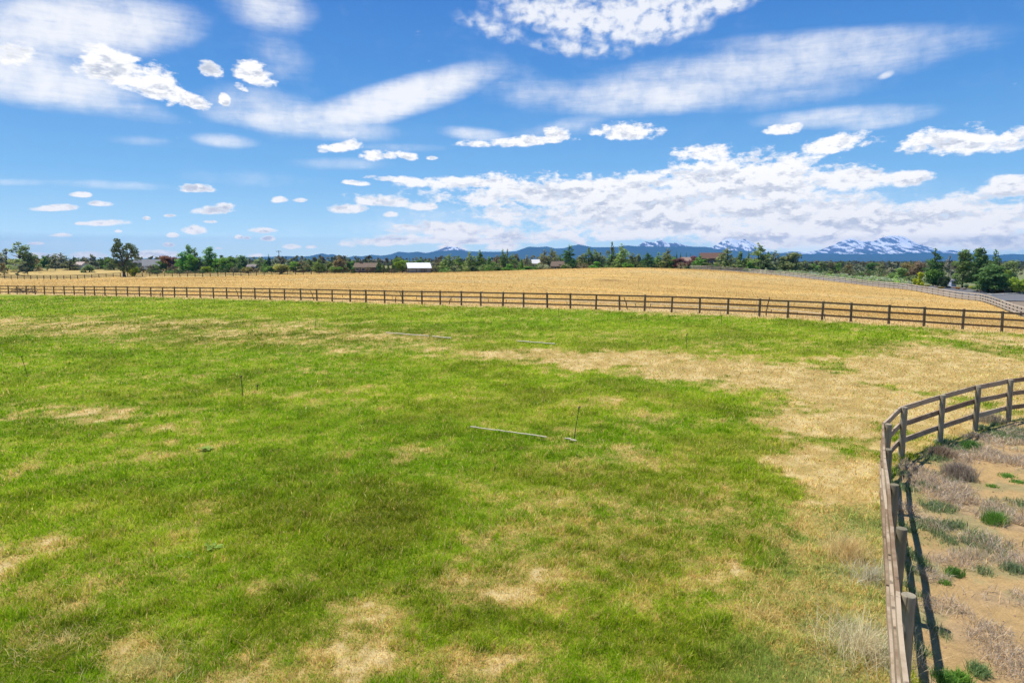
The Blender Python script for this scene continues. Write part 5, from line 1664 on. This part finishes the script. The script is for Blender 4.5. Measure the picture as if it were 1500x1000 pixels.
def range_mesh(name, profile, D, width, rough, snow=None, seed=0, step=1.2, base_c=(.035, .055, .03), rows=64):
    px = np.arange(profile[0][0], profile[-1][0] + .1, step)
    py = interp(profile, px)
    a = np.array([ray(p, q) for p, q in zip(px, py)])
    x0 = a[:, 0] * D; ztop = CAM_Z + a[:, 1] * D
    t = np.concatenate([np.linspace(-1, 0, rows), np.linspace(0, 1, 8)[1:]])
    X = np.repeat(x0[None], len(t), 0); Y = D + np.repeat(np.where(t > 0, t * .35, t)[:, None] * width, len(px), 1)
    T_ = np.abs(t)[:, None]
    rid = 1 - np.abs(2 * fbm(X, Y * .8, rough, 5, seed, .55) - 1)
    rid2 = fbm(X, Y, rough * 3.1, 4, seed + 9, .55)
    sl = (1 - T_) ** 1.25
    Z = ztop[None] * sl * (1 - .42 * T_ ** .7 * (1 - rid)) - (1 - rid2) * ztop[None] * .16 * np.minimum(1, T_ * 5) * sl
    Z = np.maximum(Z, -2) - 2 * (T_ > .98)
    V = np.stack([X, Y, Z], -1).reshape(-1, 3)
    nr, nc = len(t), len(px)
    i = np.arange(nr - 1)[:, None] * nc + np.arange(nc - 1)[None]
    Fc = np.stack([i, i + 1, i + nc + 1, i + nc], -1).reshape(-1, 4)
    C = np.tile(np.array(base_c), (len(V), 1)) * (.75 + .5 * fbm(V[:, 0], V[:, 1], .004, 3, seed + 3))[:, None]
    if snow is not None:
        s_lo, s_hi, rock = snow
        line = CAM_Z + D * ray(750, s_lo)[1]; top = CAM_Z + D * ray(750, s_hi)[1]
        zz = (V[:, 2] - line) / (top - line)
        n_ = .6 * fbm(V[:, 0] * 1.0 + V[:, 2] * .5, V[:, 1] * .18 + V[:, 2] * .3, rough * 5.5, 5, seed + 5, .62) + .4 * fbm(V[:, 0], V[:, 1] * .6 + V[:, 2], rough * 3.4, 4, seed + 6, .6)
        gx = np.gradient(Z, axis=1) / np.maximum(np.gradient(X, axis=1), 1e-3)
        steep = np.abs(gx).ravel()
        m = sstep(.42 * np.clip(zz, -1, 1) + (n_ - .5) * 3.4 + .30 * np.tanh(gx.ravel() * -2.2) - .06, .0, .09) * sstep(zz + (n_ - .5) * .9, -.12, .05)
        wr = sstep(zz + (n_ - .5) * 1.2, -.15, .15)
        C = mixc(C, np.array(rock), wr * .9)
        C = mixc(C, np.array([.97, .97, .97]), m)
    m_, h, out = material(name)
    at_ = h.new('ShaderNodeAttribute', attribute_name='col').outputs['Color']
    pbsdf(h, out, at_, .9, .05)
    o = mesh_obj(name, V, Fc, m_, smooth=True, attrs={'col': C})
    tag(o, kind='structure')
    return o


P_HILL = [(-120, 384), (60, 383), (150, 382), (192, 380), (215, 378.8), (236, 379), (255, 381), (330, 379), (352, 376.5), (400, 376), (420, 375), (440, 376), (455, 375), (465, 372.5), (472, 371), (480, 373), (488, 372.2), (497, 375.5), (510, 377), (519, 374.6), (530, 375.5), (545, 373.2), (558, 374.5), (572, 372.5), (584, 368.6), (598, 370), (612, 368.6), (624, 370.6), (640, 368), (660, 366.5), (668, 365.8), (680, 368), (700, 368.5), (742, 369), (756, 368), (768, 363.5), (775, 361.2), (788, 362), (801, 361), (814, 364), (826, 363.5), (836, 360.5), (848, 358), (858, 360), (868, 362.2), (905, 361.8), (919, 359.5), (936, 361), (960, 361), (985, 361.5), (1000, 361), (1020, 361.5), (1034, 361.6), (1050, 364.5), (1075, 367), (1100, 369), (1140, 370.5), (1180, 372), (1300, 372), (1345, 370), (1375, 370), (1390, 371), (1440, 372.5), (1462, 373.5), (1482, 372), (1500, 372.6), (1620, 375)]
range_mesh("forested_hills", P_HILL, 9500, 2600, .0012, seed=3)
P_LOW = [(280, 386.5), (380, 384), (480, 382.5), (520, 380.5), (548, 379.8), (572, 381), (590, 383.5), (640, 385), (760, 386.5)]
range_mesh("brushy_rise", P_LOW, 2600, 700, .004, seed=8, step=2.5, base_c=(.15, .13, .085))
S1 = [(925, 363), (934, 360.5), (941, 356), (946, 353.4), (951, 354.5), (957, 354.8), (963, 353), (969, 350.8), (973, 353.5), (978, 355.5), (984, 356.2), (991, 355.2), (999, 358.2), (1010, 360.5), (1024, 363)]
range_mesh("snowy_crags", S1, 11500, 1500, .004, (362, 352, (.10, .09, .10)), seed=14, step=.5)
S2 = [(1030, 365), (1044, 361.5), (1052, 357), (1058, 353), (1064, 350.2), (1070, 349), (1077, 350.4), (1082, 352), (1087, 350), (1092, 350.6), (1098, 353), (1106, 357), (1114, 362), (1124, 367), (1140, 371)]
range_mesh("snowy_mountain", S2, 12000, 1900, .0035, (370, 352, (.11, .10, .12)), seed=22, step=.5)
S3 = [(1140, 371.5), (1158, 368.5), (1174, 369), (1186, 368.8), (1198, 367), (1210, 363), (1224, 357), (1234, 352.5), (1241, 350.5), (1247, 348.8), (1254, 351), (1262, 353.5), (1272, 352.2), (1280, 353.4), (1286, 350.5), (1294, 347.6), (1301, 345.6), (1308, 345), (1315, 345.6), (1323, 346.2), (1332, 350.5), (1340, 355), (1348, 359.2), (1360, 361.4), (1372, 365.5), (1382, 367.6), (1394, 366.2), (1404, 367.5), (1416, 369.5), (1430, 371), (1450, 374)]
range_mesh("snowy_mountain", S3, 12500, 2300, .0030, (371, 351, (.12, .11, .14)), seed=31, step=.5)
S0 = [(628, 370), (640, 367), (650, 363), (656, 360.6), (662, 361.2), (669, 361.8), (676, 364), (686, 367.5), (694, 370)]
range_mesh("snowy_mountain", S0, 12000, 1500, .004, (369, 361, (.14, .11, .10)), seed=43, step=.5)


# ------------------------------------------------------------------ the air itself
def haze():
    b = MB(); b.box(-14000, 14000, -12000, 14200, -6, HAZE_TOP)
    m, h, out = material("air")
    v = h.new('ShaderNodeVolumePrincipled')
    v.inputs['Color'].default_value = (.16, .49, 1.0, 1)
    v.inputs['Density'].default_value = HAZE
    v.inputs['Anisotropy'].default_value = 0.0
    h.put(out.inputs['Volume'], v.outputs[0])
    o = b.build("haze", m)
    tag(o, kind='stuff')


haze()
